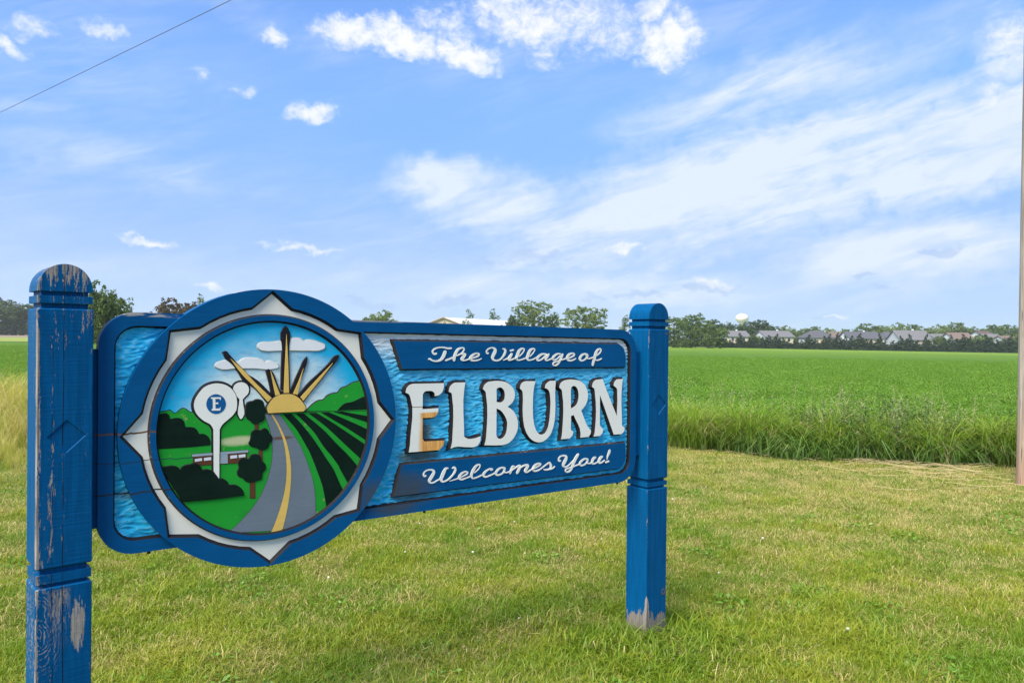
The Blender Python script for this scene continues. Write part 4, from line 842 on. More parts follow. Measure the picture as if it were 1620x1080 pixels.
def grass_mat(name, cols, straw, straw_amt, root, trans=0.35, patch=0.7, warm=None):
    m, g, b, out = new_mat(name)
    p = wpos(g); at = g.add('ShaderNodeVertexColor', layer_name='tone')
    t, h, _ = g.sep(at.outputs['Color'])[:3]
    n = g.noise(p, patch, 4.0, 0.6); n2 = g.noise(g.v('ADD', p, (31, 7, 0)), patch*2.6, 4.0, 0.65)
    c = g.mix(g.rng(g.m('ADD', n, g.m('MULTIPLY', g.m('SUBTRACT', t, 0.5), 0.35)), 0.36, 0.64), cols[0], cols[1])
    c = g.mix(g.m('MULTIPLY', g.rng(n2, 0.48, 0.72), 0.6), c, cols[2])
    k = g.m('ADD', t, g.m('MULTIPLY', g.m('SUBTRACT', n2, 0.5), 1.3))
    if warm is not None:      # drier towards one side of the lawn
        k = g.m('ADD', k, warm(g, p))
    c = g.mix(g.rng(k, 1.0-straw_amt, 1.12-straw_amt), c, straw)
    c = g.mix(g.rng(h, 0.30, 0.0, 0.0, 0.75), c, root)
    df = g.add('ShaderNodeBsdfDiffuse'); tr = g.add('ShaderNodeBsdfTranslucent'); mx = g.add('ShaderNodeMixShader'); mx.inputs[0].default_value = trans
    g.l.new(c, df.inputs[0]); g.l.new(g.mix(0.5, c, (0.30, 0.36, 0.02)), tr.inputs[0])
    gl = g.add('ShaderNodeBsdfGlossy'); gl.inputs['Roughness'].default_value = 0.45; gl.inputs['Color'].default_value = (1, 1, 1, 1)
    m2 = g.add('ShaderNodeMixShader'); m2.inputs[0].default_value = 0.025
    g.l.new(df.outputs[0], mx.inputs[1]); g.l.new(tr.outputs[0], mx.inputs[2])
    g.l.new(mx.outputs[0], m2.inputs[1]); g.l.new(gl.outputs[0], m2.inputs[2])
    g.n.remove(b); g.l.new(m2.outputs[0], out.inputs[0])
    return m
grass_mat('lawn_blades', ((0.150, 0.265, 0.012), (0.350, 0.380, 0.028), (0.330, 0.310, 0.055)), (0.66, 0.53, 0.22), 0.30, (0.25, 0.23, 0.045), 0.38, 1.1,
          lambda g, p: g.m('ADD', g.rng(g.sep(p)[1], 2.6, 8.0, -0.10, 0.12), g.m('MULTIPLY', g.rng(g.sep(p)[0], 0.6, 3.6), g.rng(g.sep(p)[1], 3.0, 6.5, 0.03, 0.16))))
rnd = random.Random(11)
lawn_kinds = [blade_patch('lawn_patch', rnd, 520, 0.20, 0.016, 0.052, 0.0042, 0.75, 2, 0.35) for _ in range(7)] + \
             [blade_patch('lawn_patch', rnd, 260, 0.17, 0.035, 0.085, 0.0046, 0.55, 2, 0.4, cl=7, tone=(0, 0.75)) for _ in range(3)]
pts = []
yv = 1.0
def tall_k(x, y):
    # longer grass round the posts and near the camera
    a = SN*(-2.5)+SD*2.66; q = math.exp(-((x-a.x)**2+(y-a.y)**2)/0.10)
    a2 = SN*(-2.5)+SD*0.24; q += math.exp(-((x-a2.x)**2+(y-a2.y)**2)/0.15)
    return q
while len(pts) < 10500:
    y = 1.0+10.6*rnd.random()**1.05
    if rnd.random() > (y+0.6)/11.0: continue
    hw = 0.80*y+0.7
    x = rnd.uniform(-hw, hw)
    if y > edge_y(x)+0.5: continue
    q = tall_k(x, y)
    near = max(0.0, 1-(y-2.2)/2.2)
    s = rnd.uniform(0.65, 1.2)*(1+0.85*q+0.30*near)*(1+0.35*noise.noise(Vector((x*1.4, y*1.4, 5))))
    i = rnd.choice((7, 8, 9)) if rnd.random() < 0.18+0.4*q+0.15*near else rnd.randrange(7)
    pts.append((x, y, -0.004, s, rnd.uniform(0, 6.28), rnd.gauss(0, 0.05), i))
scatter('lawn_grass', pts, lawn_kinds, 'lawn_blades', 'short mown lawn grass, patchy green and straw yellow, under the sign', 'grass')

# tall unmown grass along the field edge
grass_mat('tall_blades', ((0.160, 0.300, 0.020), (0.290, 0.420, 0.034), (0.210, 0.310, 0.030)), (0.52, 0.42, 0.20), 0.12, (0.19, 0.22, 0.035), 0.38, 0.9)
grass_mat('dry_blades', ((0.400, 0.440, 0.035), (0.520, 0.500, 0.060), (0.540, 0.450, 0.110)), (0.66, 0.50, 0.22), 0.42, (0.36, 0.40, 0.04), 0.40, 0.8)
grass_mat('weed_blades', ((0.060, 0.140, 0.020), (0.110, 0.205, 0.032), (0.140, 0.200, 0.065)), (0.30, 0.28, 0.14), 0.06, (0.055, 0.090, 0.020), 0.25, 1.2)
tk = [blade_patch('tall_patch', rnd, 110, 0.16, 0.34, 0.80, 0.009, 0.22, 4, 0.8) for _ in range(5)]
wk = [blade_patch('weed_patch', rnd, 80, 0.20, 0.16, 0.50, 0.016, 0.30, 3, 0.9) for _ in range(4)]
dk = [blade_patch('dry_patch', rnd, 80, 0.18, 0.45, 1.0, 0.007, 0.16, 4, 0.5) for _ in range(4)]
pt_t, pt_w, pt_d = [], [], []
for _ in range(1350):
    x = rnd.uniform(-3.5, 9.0); d = abs(rnd.gauss(0.45, 0.7)); y = edge_y(x)+0.05+d+0.16*noise.noise(Vector((x*1.9, 1.2, 0)))+0.10*sin(x*5)
    weed = lerp_tab(x, [(-4, 0.1), (2.8, 0.15), (3.5, 0.8), (5.5, 0.75), (9, 0.8)])
    sc = rnd.uniform(0.6, 1.05)*(1.0-0.10*d)*(1.12+0.55*noise.noise(Vector((x*1.1, 3.3, 0))))*rnd.choice((0.8, 1.0, 1.0, 1.25))
    if rnd.random() < weed: pt_w.append((x, y, 0, sc*1.05, rnd.uniform(0, 6.28), rnd.gauss(0, 0.1), rnd.randrange(4)))
    else: pt_t.append((x, y, 0, sc, rnd.uniform(0, 6.28), rnd.gauss(0, 0.06), rnd.randrange(5)))
for _ in range(170):
    x = rnd.uniform(3.4, 8.5); pt_t.append((x, edge_y(x)+rnd.uniform(0.1, 1.2), 0, rnd.uniform(0.6, 1.0), rnd.uniform(0, 6.28), 0, rnd.randrange(5)))
for _ in range(1300):
    x = rnd.uniform(-16, -3.0); d = rnd.uniform(-3.6, 2.0); y = edge_y(x)+d
    sc = lerp_tab(d, [(-3.6, 0.18), (-2.2, 0.40), (-1.2, 0.7), (0, 1.0), (2, 1.15)])*rnd.uniform(0.8, 1.1)
    pt_d.append((x, y, 0, sc, rnd.uniform(0, 6.28), rnd.gauss(0, 0.05), rnd.randrange(4)))
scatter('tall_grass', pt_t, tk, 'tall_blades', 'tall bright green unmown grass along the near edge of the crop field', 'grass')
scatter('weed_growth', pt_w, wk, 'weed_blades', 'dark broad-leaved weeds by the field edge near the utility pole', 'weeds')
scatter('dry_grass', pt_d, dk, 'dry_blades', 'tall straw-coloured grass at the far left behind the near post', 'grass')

def weed_stalk(name, rnd, h):
    vs = []; fs = []; col = []
    for _ in range(5):
        x, y = rnd.gauss(0, 0.07), rnd.gauss(0, 0.07); lx, ly = rnd.gauss(0, 0.16), rnd.gauss(0, 0.16); hh = h*rnd.uniform(0.55, 1.1); t = rnd.random()
        k = len(vs); w = 0.004
        vs += [(x-w, y, 0), (x+w, y, 0), (x+lx*hh+w*.4, y+ly*hh, hh), (x+lx*hh-w*.4, y+ly*hh, hh)]; fs.append((k, k+1, k+2, k+3)); col += [t, 0.2, 0, 1]*2+[t, 1, 0, 1]*2
        for s in range(30):
            q = rnd.uniform(0.15, 1.0); c = Vector((x+lx*hh*q, y+ly*hh*q, hh*q)); a = rnd.uniform(0, 6.28); up_ = rnd.uniform(-0.3, 0.8)
            d = Vector((cos(a), sin(a), up_)).normalized(); ln = rnd.uniform(0.035, 0.085)*(1.15-0.6*q); u = d.cross(Vector((0, 0, 1))).normalized()*ln*rnd.uniform(0.16, 0.3)
            m_ = c+d*ln*0.5+Vector((0, 0, 0.008)); e_ = c+d*ln-Vector((0, 0, 0.02*rnd.random()))
            k = len(vs); vs += [tuple(c), tuple(m_+u), tuple(e_), tuple(m_-u)]; fs.append((k, k+1, k+2, k+3)); col += [t, 0.3+0.7*q, 0, 1]*4
    me = mesh(name, vs, fs)
    at = me.color_attributes.new('tone', 'FLOAT_COLOR', 'POINT'); at.data.foreach_set('color', col)
    return me
grass_mat('stalk_leaves', ((0.055, 0.120, 0.022), (0.110, 0.190, 0.035), (0.150, 0.200, 0.080)), (0.36, 0.33, 0.17), 0.08, (0.05, 0.07, 0.02), 0.28, 1.2)
wsk = [weed_stalk('weed_stalk', rnd, 0.62) for _ in range(6)]
pts = []
for _ in range(190):
    x = rnd.choice((rnd.gauss(4.1, 0.4), rnd.gauss(5.0, 0.6), rnd.uniform(3.2, 8.5))); d = abs(rnd.gauss(0.5, 0.45))
    pts.append((x, edge_y(x)+0.08+d, 0, rnd.uniform(0.5, 1.08)*(1.0+0.4*noise.noise(Vector((x*1.7, 8.1, 0)))), rnd.uniform(0, 6.28), rnd.gauss(0, 0.12), rnd.randrange(6)))
scatter('weed_stalks', pts, wsk, 'stalk_leaves', 'ragged leafy weed stalks rising along the field edge near the utility pole', 'weeds')

# crop plants near enough to show leaves
def leaf_clump(name, rnd, n, rad, hgt, ls):
    vs = []; fs = []; col = []
    for _ in range(n):
        a = rnd.uniform(0, 2*pi); r = rad*math.sqrt(rnd.random()); z = hgt*(0.35+0.65*rnd.random())*(1-0.5*(r/rad)**2)
        c = Vector((r*cos(a), r*sin(a), z)); d = Vector((rnd.gauss(0, 1), rnd.gauss(0, 1), rnd.gauss(0.2, 0.5))).normalized()
        u = d.cross(Vector((rnd.gauss(0, 1), rnd.gauss(0, 1), 2))).normalized(); s = ls*rnd.uniform(0.6, 1.3); t = rnd.random()
        k = len(vs); vs += [tuple(c-d*s), tuple(c+u*s*0.5), tuple(c+d*s), tuple(c-u*s*0.5)]; fs.append((k, k+1, k+2, k+3)); col += [t, 0.3+0.7*z/hgt, 0, 1]*4
    me = mesh(name, vs, fs)
    at = me.color_attributes.new('tone', 'FLOAT_COLOR', 'POINT'); at.data.foreach_set('color', col)
    return me
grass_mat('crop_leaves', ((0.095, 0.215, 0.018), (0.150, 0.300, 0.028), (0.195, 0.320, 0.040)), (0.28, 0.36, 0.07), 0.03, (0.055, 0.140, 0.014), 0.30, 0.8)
ck = [leaf_clump('crop_plant', rnd, 520, 0.30, 0.20, 0.0115) for _ in range(6)]
pts = []
while len(pts) < 9000:
    d = 0.9+46*rnd.random()**1.6
    x = rnd.uniform(-0.80, 0.80)*(d+11); y = edge_y(max(-14, min(16, x)))+1.0+d
    if -0.58 < x/y < 0.13 and rnd.random() < 0.9: continue
    pts.append((x, y, land(x, y)+0.17+0.06*rnd.random(), rnd.uniform(0.8, 1.3)*(1+d/90), rnd.uniform(0, 6.28), 0, rnd.randrange(6)))
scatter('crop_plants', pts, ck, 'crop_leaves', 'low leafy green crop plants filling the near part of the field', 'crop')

# pale seed heads standing above the grass
m_, g, b, o_ = new_mat('seed_head'); p = wpos(g)
setc(g, b, g.mix(g.noise(p, 3.0), (0.26, 0.25, 0.11), (0.42, 0.37, 0.22))); b.inputs['Roughness'].default_value = 0.9
def seed_stem(name, rnd, h):
    vs = []; fs = []
    for _ in range(3):
        x, y = rnd.gauss(0, 0.12), rnd.gauss(0, 0.12); lx, ly = rnd.gauss(0, 0.12), rnd.gauss(0, 0.12); hh = h*rnd.uniform(0.7, 1.1)
        k = len(vs); w = 0.0012
        vs += [(x-w, y, 0), (x+w, y, 0), (x+lx*hh+w*.6, y+ly*hh, hh), (x+lx*hh-w*.6, y+ly*hh, hh)]; fs.append((k, k+1, k+2, k+3))
        for s in range(16):
            q = rnd.uniform(0.76, 1.0); c = Vector((x+lx*hh*q, y+ly*hh*q, hh*q))+Vector((rnd.gauss(0, 0.018), rnd.gauss(0, 0.018), 0))
            dd = Vector((rnd.gauss(0, 1), rnd.gauss(0, 1), 1)).normalized()*0.009; u = dd.cross(Vector((rnd.gauss(0, 1), 1, 0))).normalized()*0.0035
            k = len(vs); vs += [tuple(c-dd), tuple(c+u), tuple(c+dd), tuple(c-u)]; fs.append((k, k+1, k+2, k+3))
    return mesh(name, vs, fs)
sk_ = [seed_stem('seed_stem', rnd, 0.78) for _ in range(4)]
pts = []
for _ in range(70):
    x = rnd.choice((rnd.gauss(2.6, 0.5), rnd.gauss(4.3, 0.45), rnd.gauss(5.4, 0.9), rnd.uniform(-12, 9))); pts.append((x, edge_y(x)+abs(rnd.gauss(0.5, 0.6)), 0, rnd.uniform(0.75, 1.15), rnd.uniform(0, 6.28), rnd.gauss(0, 0.08), rnd.randrange(4)))
scatter('seed_heads', pts, sk_, 'seed_head', 'pale seed heads standing above the tall grass', 'grass')
# low broad-leaved plants in the turf
bk_ = [leaf_clump('turf_weed', rnd, 60, 0.10, 0.040, 0.011) for _ in range(4)]
pts = []
for _ in range(130):
    y = 2.2+7.5*rnd.random()**1.3; x = rnd.uniform(-0.72*y, 0.72*y)
    if y < edge_y(x)-0.1: pts.append((x, y, 0.012, rnd.uniform(0.6, 1.5), rnd.uniform(0, 6.28), 0, rnd.randrange(4)))
scatter('turf_weeds', pts, bk_, 'crop_leaves', 'small green broad-leaved weeds scattered through the lawn', 'weeds')
# white clover heads in the lawn
m_, g, b, o_ = new_mat('clover_white'); setc(g, b, (0.55, 0.53, 0.42)); b.inputs['Roughness'].default_value = 0.9
def clover(name):
    me = bpy.data.meshes.new(name); bm = bmesh.new(); bmesh.ops.create_icosphere(bm, subdivisions=1, radius=0.009)
    for v in bm.verts: v.co *= random.uniform(0.75, 1.2)
    bm.to_mesh(me); bm.free(); return me
pts = []
for _ in range(20):
    cx, cy = rnd.choice(((-0.5, 3.9), (0.1, 3.6), (-1.2, 4.6), (0.9, 4.4), (-0.2, 5.2), (1.2, 6.0), (2.4, 3.7)))
    pts.append((cx+rnd.gauss(0, 0.6), cy+rnd.gauss(0, 0.5), rnd.uniform(0.05, 0.085), rnd.uniform(0.6, 1.05), 0, 0, rnd.randrange(2)))
scatter('clover_flowers', pts, [clover('clover_head') for _ in range(2)], 'clover_white', 'tiny white clover flowers dotted over the lawn', 'flowers')
# dry stalks lying on the mown grass
m_, g, b, o_ = new_mat('dry_straw'); setc(g, b, (0.36, 0.28, 0.14)); b.inputs['Roughness'].default_value = 0.85
vs = []; fs = []
def stalk(x, y, ang, ln, z=0.05, w=0.0022):
    n = 5; k = len(vs)
    for i in range(n+1):
        q = i/n-0.5; px = x+cos(ang+0.08*q)*ln*q; py = y+sin(ang+0.08*q)*ln*q; zz = z+0.008*sin(i*1.1+x*9)
        for dx, dz in ((-w, 0), (0, w*1.6), (w, 0)): vs.append((px-sin(ang)*dx, py+cos(ang)*dx, zz+dz))
    for i in range(n):
        for q in range(2): fs.append((k+3*i+q, k+3*i+q+3, k+3*i+q+4, k+3*i+q+1))
for _ in range(85):
    x = rnd.gauss(4.6, 0.6); y = edge_y(x)-abs(rnd.gauss(0.45, 0.45)); stalk(x, y, rnd.gauss(-0.25, 0.5), rnd.uniform(0.12, 0.5))
for _ in range(60):
    x = rnd.uniform(1.6, 6.5); y = edge_y(x)-abs(rnd.gauss(0.1, 0.2)); stalk(x, y, rnd.uniform(0, 3.1), rnd.uniform(0.06, 0.2))
stalk(4.75, 6.55, -1.0, 0.62, 0.09); stalk(4.35, 7.05, -0.35, 0.5, 0.09); stalk(4.2, 6.9, 0.4, 0.35, 0.09)
tag(link('dry_stalks', mesh('dry_stalks', vs, fs), mats=('dry_straw',)), 'loose dry straw stalks lying on the mown grass near the utility pole', 'straw', kind='stuff')
HAZE = 0.00024
ZWIRE, YWIRE = 8.73, 56.9

# ------------------------------------------------------------------ trees
def foliage_mat(name, dark, light, accent, trans=0.25):
    m, g, b, out = new_mat(name)
    at = g.add('ShaderNodeVertexColor', layer_name='tone'); t, h, _ = g.sep(at.outputs['Color'])[:3]
    p = wpos(g); n = g.noise(p, 0.55, 3.0, 0.6)
    c = g.mix(g.rng(g.m('ADD', t, g.m('MULTIPLY', g.m('SUBTRACT', n, 0.5), 0.9)), 0.2, 0.85), dark, light)
    c = g.mix(g.m('MULTIPLY', g.rng(t, 0.85, 0.95), 0.6), c, accent)
    df = g.add('ShaderNodeBsdfDiffuse'); tr = g.add('ShaderNodeBsdfTranslucent'); mx = g.add('ShaderNodeMixShader'); mx.inputs[0].default_value = trans
    g.l.new(c, df.inputs[0]); g.l.new(c, tr.inputs[0]); g.l.new(df.outputs[0], mx.inputs[1]); g.l.new(tr.outputs[0], mx.inputs[2])
    g.n.remove(b); g.l.new(mx.outputs[0], out.inputs[0])
foliage_mat('leaf_green', (0.075, 0.120, 0.032), (0.160, 0.220, 0.060), (0.21, 0.26, 0.08))
foliage_mat('leaf_dark', (0.036, 0.062, 0.024), (0.085, 0.130, 0.045), (0.12, 0.16, 0.06))
foliage_mat('leaf_light', (0.105, 0.150, 0.045), (0.220, 0.280, 0.085), (0.28, 0.31, 0.11))
foliage_mat('leaf_copper', (0.075, 0.060, 0.035), (0.150, 0.120, 0.070), (0.16, 0.17, 0.07))
foliage_mat('leaf_needle', (0.026, 0.046, 0.026), (0.062, 0.094, 0.046), (0.09, 0.12, 0.06), 0.1)
m_, g, b, o_ = new_mat('bark'); p = wpos(g)
setc(g, b, g.mix(g.noise(g.v('MULTIPLY', p, (9, 9, 2)), 1.0, 4.0), (0.045, 0.036, 0.028), (0.15, 0.125, 0.10))); b.inputs['Roughness'].default_value = 0.95

def tube(vs, fs, pts, n=7):
    k0 = len(vs)
    for i, (p, r) in enumerate(pts):
        a = pts[max(i-1, 0)][0]; b_ = pts[min(i+1, len(pts)-1)][0]; d = (b_-a).normalized()
        u = d.orthogonal().normalized(); w = d.cross(u)
        for k in range(n):
            q = 2*pi*k/n; c = p+(u*cos(q)+w*sin(q))*r; vs.append(tuple(c))
    for i in range(len(pts)-1):
        for k in range(n):
            a = k0+i*n+k; b_ = k0+i*n+(k+1) % n; fs.append((a, b_, b_+n, a+n))
def crown_mesh(name, rnd, lobes, n, ls, hole=0.0, flat=0.0):
    """leaf-sized faces filling the volume of many small clumps; lobes = (centre, radius)"""
    vs = []; fs = []; col = []
    clumps = []
    tot = sum(r[0]*r[1]*r[2] for _, r in lobes)
    for c, r in lobes:
        m = max(6, int(130*r[0]*r[1]*r[2]/tot*len(lobes)**0.5))
        for _ in range(m):
            d = Vector((rnd.gauss(0, 1), rnd.gauss(0, 1), rnd.gauss(0, 1))).normalized()*(rnd.random()**0.35)
            cc = Vector((c[0]+d.x*r[0], c[1]+d.y*r[1], c[2]+d.z*r[2]))
            clumps.append((cc, 0.26*(r[0]*r[1]*r[2])**(1/3)*rnd.uniform(0.6, 1.25), rnd.random()))
    per = max(6, n//len(clumps))
    for cc, cr, ct in clumps:
        for _ in range(per):
            d = Vector((rnd.gauss(0, 1), rnd.gauss(0, 1), rnd.gauss(0, 0.8))).normalized()*cr*(rnd.random()**0.5)
            p_ = cc+d
            nn = (d.normalized()+Vector((rnd.gauss(0, 0.7), rnd.gauss(0, 0.7), rnd.gauss(0.3, 0.7)))).normalized()
            u = nn.orthogonal().normalized(); a = rnd.uniform(0, 6.28); w = nn.cross(u); u2 = u*cos(a)+w*sin(a); w2 = nn.cross(u2)
            s = ls*rnd.uniform(0.55, 1.35); t = min(1, max(0, 0.55*ct+0.45*rnd.random()))
            k = len(vs); vs += [tuple(p_-u2*s), tuple(p_+w2*s*0.55), tuple(p_+u2*s), tuple(p_-w2*s*0.55)]; fs.append((k, k+1, k+2, k+3)); col += [t, 0.5, 0, 1]*4
    me = mesh(name, vs, fs)
    at = me.color_attributes.new('tone', 'FLOAT_COLOR', 'POINT'); at.data.foreach_set('color', col)
    return me
def trunk_mesh(name, rnd, h, r, ends):
    vs = []; fs = []
    tube(vs, fs, [(Vector((0, 0, -0.15*h*0.2)), r*1.25), (Vector((0.01*h, 0, h*0.2)), r), (Vector((-0.01*h, 0.01*h, h*0.45)), r*0.75), (Vector((0.01*h, 0, h*0.72)), r*0.4), (Vector((0, 0, h*0.93)), r*0.12)])
    for e in ends:
        s = Vector((0, 0, h*rnd.uniform(0.25, 0.5))); e = Vector(e)
        tube(vs, fs, [(s, r*0.45), (s.lerp(e, 0.5)+Vector((0, 0, 0.03*h)), r*0.28), (e, r*0.07)], 5)
    return mesh(name, vs, fs, True)
def proto(kind, seed):
    """unit-height tree: (crown mesh, trunk mesh); half width about 0.36 of height unless narrow"""
    rnd = random.Random(seed)
    if kind == 'oak':
        lob = [((0, 0, 0.62), (0.26, 0.26, 0.24))]+[((0.30*cos(a)*rnd.uniform(.8, 1.1), 0.30*sin(a)*rnd.uniform(.8, 1.1), rnd.uniform(0.36, 0.74)), (0.21, 0.21, 0.17)) for a in [i*0.9+rnd.random() for i in range(7)]]+[((rnd.gauss(0, .1), rnd.gauss(0, .1), 0.84), (0.19, 0.19, 0.13))]+[((0.27*cos(a), 0.27*sin(a), rnd.uniform(0.13, 0.26)), (0.20, 0.20, 0.15)) for a in [i*1.26+rnd.random() for i in range(5)]]
        n, ls, tr = 10500, 0.0210, 0.035
    elif kind == 'airy':
        lob = [((0.24*cos(a)*rnd.uniform(.4, 1.1), 0.24*sin(a)*rnd.uniform(.4, 1.1), z), (0.165, 0.165, 0.125)) for z, a in [(0.10+0.80*i/15, i*2.4) for i in range(16)]]+[((rnd.gauss(0, 0.05), 0, 0.92), (0.08, 0.08, 0.07))]
        n, ls, tr = 9500, 0.0170, 0.024
    elif kind == 'slim':
        lob = [((rnd.gauss(0, 0.05), rnd.gauss(0, 0.05), 0.25+0.7*i/8), (0.14*(1-0.5*i/8), 0.14*(1-0.5*i/8), 0.10)) for i in range(9)]
        n, ls, tr = 4000, 0.0135, 0.018
    elif kind == 'shrub':
        lob = [((0.30*cos(a), 0.30*sin(a), rnd.uniform(0.28, 0.6)), (0.26, 0.26, 0.27)) for a in [i*1.05 for i in range(6)]]+[((0, 0, 0.6), (0.34, 0.34, 0.36))]
        n, ls, tr = 5000, 0.025, 0.03
    elif kind == 'spruce':
        lob = []
        for i in range(11):
            z = 0.10+0.84*i/10; rr = 0.27*(1-z)+0.05
            for k in range(5 if i < 8 else 2):
                a = k*1.257+i*0.7+rnd.uniform(-.3, .3); q = rr*rnd.uniform(0.45, 0.85)
                lob.append(((q*cos(a), q*sin(a), z-0.03), (rr*0.55, rr*0.55, 0.035)))
        lob.append(((0, 0, 0.97), (0.02, 0.02, 0.05)))
        n, ls, tr = 5200, 0.034, 0.022
    ends = [(l[0][0]*0.9, l[0][1]*0.9, l[0][2]) for l in lob[:7]] if kind != 'spruce' else []
    return crown_mesh(kind+'_crown', rnd, lob, n, ls), trunk_mesh(kind+'_trunk', rnd, 0.9, tr, ends)
PROTO = {k: [proto(k, 100*i+j) for j in range(3)] for i, k in enumerate(('oak', 'airy', 'slim', 'shrub', 'spruce'))}
NATW = {'oak': 0.44, 'airy': 0.34, 'slim': 0.17, 'shrub': 0.56, 'spruce': 0.27}
F = 1190.87
def horizon_px(x): return 525.77+x*0.00966
def at_px(x, dist):
    return (x-810)/F*dist
MESHMAT = {}
def tree(name, label, px, top, hw, dist, kind, leafm, group=None, cat='tree', var=0, base_px=None):
    x = at_px(px, dist); z0 = land(x, dist)
    h = (horizon_px(px)-top)/F*dist+CAM_H-z0
    w = hw/F*dist
    r = empty(name, (x, dist, z0-0.05)); r.scale = (w/NATW[kind], w/NATW[kind], h); r.rotation_euler.z = (px*0.37) % 6.28
    cm, tm = PROTO[kind][var % 3]
    key = (kind, var % 3, leafm)
    if key not in MESHMAT:
        c2 = cm.copy(); c2.materials.clear(); c2.materials.append(MATS[leafm]); t2 = tm.copy(); t2.materials.clear(); t2.materials.append(MATS['bark']); MESHMAT[key] = (c2, t2)
    c2, t2 = MESHMAT[key]
    link('crown', c2, r); link('trunk', t2, r)
    tag(r, label, cat, group)
    return r
ORD = ['first', 'second', 'third', 'fourth', 'fifth', 'sixth', 'seventh', 'eighth', 'ninth', 'tenth', 'eleventh', 'twelfth', 'thirteenth', 'fourteenth', 'fifteenth', 'sixteenth', 'seventeenth', 'eighteenth', 'nineteenth', 'twentieth', 'twenty-first', 'twenty-second', 'twenty-third', 'twenty-fourth', 'twenty-fifth', 'twenty-sixth', 'twenty-seventh', 'twenty-eighth', 'twenty-ninth', 'thirtieth', 'thirty-first', 'thirty-second', 'thirty-third', 'thirty-fourth', 'thirty-fifth', 'thirty-sixth', 'thirty-seventh', 'thirty-eighth', 'thirty-ninth', 'fortieth', 'forty-first', 'forty-second', 'forty-third', 'forty-fourth', 'forty-fifth', 'forty-sixth', 'forty-seventh', 'forty-eighth', 'forty-ninth', 'fiftieth']
T = tree
T('broadleaf_tree', 'hazy dark tree beyond the ploughed field at the far left edge', 8, 468, 42, 300, 'oak', 'leaf_dark', var=0)
T('broadleaf_tree', 'lower hazy tree just left of the near post top', 34, 490, 30, 310, 'oak', 'leaf_dark', var=1)
T('broadleaf_tree', 'low hazy tree under the dark one at the left edge', -14, 500, 26, 305, 'oak', 'leaf_dark', var=2)
T('broadleaf_tree', 'tall green tree showing between the near post and the panel corner', 166, 440, 34, 78, 'oak', 'leaf_green', var=0)
T('broadleaf_tree', 'thick lower tree behind the tall one beside the near post', 160, 488, 34, 84, 'oak', 'leaf_green', var=1)
T('slim_tree', 'thin sapling above the left corner of the panel', 208, 473, 14, 82, 'slim', 'leaf_light', var=0)
T('broadleaf_tree', 'coppery brown tree over the left end of the panel', 268, 468, 42, 90, 'oak', 'leaf_copper', var=2)
T('slim_tree', 'pale tree top beside the medallion, right of the coppery tree', 318, 467, 13, 96, 'slim', 'leaf_light', var=1)
T('broadleaf_tree', 'small rounded tree top just right of the medallion', 598, 487, 28, 150, 'oak', 'leaf_light', var=0)
T('slim_tree', 'thin tree behind the barn roof, the left one of two', 739, 491, 11, 262, 'slim', 'leaf_green', var=2)
T('slim_tree', 'thin tree behind the far end of the barn roof', 781, 490, 14, 266, 'slim', 'leaf_green', var=0)
T('bush', 'small bush in front of the barn gable', 703, 506, 7, 190, 'shrub', 'leaf_green', cat='bush', var=0)
T('bush', 'wide low bush in front of the barn side', 738, 503, 20, 188, 'shrub', 'leaf_green', cat='bush', var=1)
T('broadleaf_tree', 'dark low tree at the right end of the barn', 812, 496, 20, 170, 'oak', 'leaf_dark', var=1)
T('broadleaf_tree', 'tallest light green tree right of the barn', 842, 475, 32, 180, 'airy', 'leaf_light', var=1)
T('broadleaf_tree', 'small tree joined to the right side of the tallest barn tree', 873, 495, 16, 184, 'airy', 'leaf_green', var=2)
T('broadleaf_tree', 'open light green tree left of the far post', 927, 484, 38, 140, 'airy', 'leaf_light', var=0)
T('slim_tree', 'small tree half hidden behind the far post cap', 988, 500, 14, 145, 'slim', 'leaf_green', var=1)
for i, (px, top, hw, d, k, lm) in enumerate(((1066, 500, 22, 190, 'airy', 'leaf_green'), (1092, 496, 26, 200, 'airy', 'leaf_green'), (1121, 505, 30, 195, 'oak', 'leaf_green'))):
    T('broadleaf_tree', '%s green tree of the clump right beside the far post' % ('nearest', 'middle', 'rightmost and darkest')[i], px, top, hw, d, k, lm, 'tree clump right of the far post', var=i)
T('broadleaf_tree', 'big dark oak left of the water tower', 1146, 503, 30, 300, 'oak', 'leaf_dark', 'oaks by the water tower', var=0)
T('broadleaf_tree', 'big dark oak under the water tower tank', 1178, 507, 26, 310, 'oak', 'leaf_dark', 'oaks by the water tower', var=1)
T('broadleaf_tree', 'big dark oak right of the water tower', 1203, 504, 32, 300, 'oak', 'leaf_dark', 'oaks by the water tower', var=2)
back = ((1250, 516, 11), (1266, 522, 15), (1290, 518, 18), (1312, 520, 15), (1336, 522, 15), (1371, 513, 22), (1411, 511, 15), (1436, 514, 15), (1455, 517, 13), (1480, 514, 17), (1503, 511, 18), (1522, 518, 11), (1540, 518, 16), (1566, 515, 17), (1594, 515, 24), (1618, 519, 16))
for i, (px, top, hw) in enumerate(back):
    T('broadleaf_tree', '%s tree from the left in the row of green trees behind the houses' % ORD[i], px, top-3.0, hw*1.6, 345, 'oak', ('leaf_light', 'leaf_green', 'leaf_green')[i % 3], 'trees behind the houses', var=i)
mid = ((1198, 527, 13), (1136, 531, 16), (1232, 537, 12), (1276, 541, 9), (1492, 530, 18), (1530, 533, 16), (1548, 527, 22), (1588, 533, 18), (1612, 530, 16))
for i, (px, top, hw) in enumerate(mid):
    T('bush', '%s from the left of the rounded bushy trees standing among the spruces' % ORD[i], px, top, hw, 262, 'oak', ('leaf_green', 'leaf_dark')[i % 2], 'rounded trees among the spruces', var=i)
rs = random.Random(5)
xs = 1142.0; spr = []
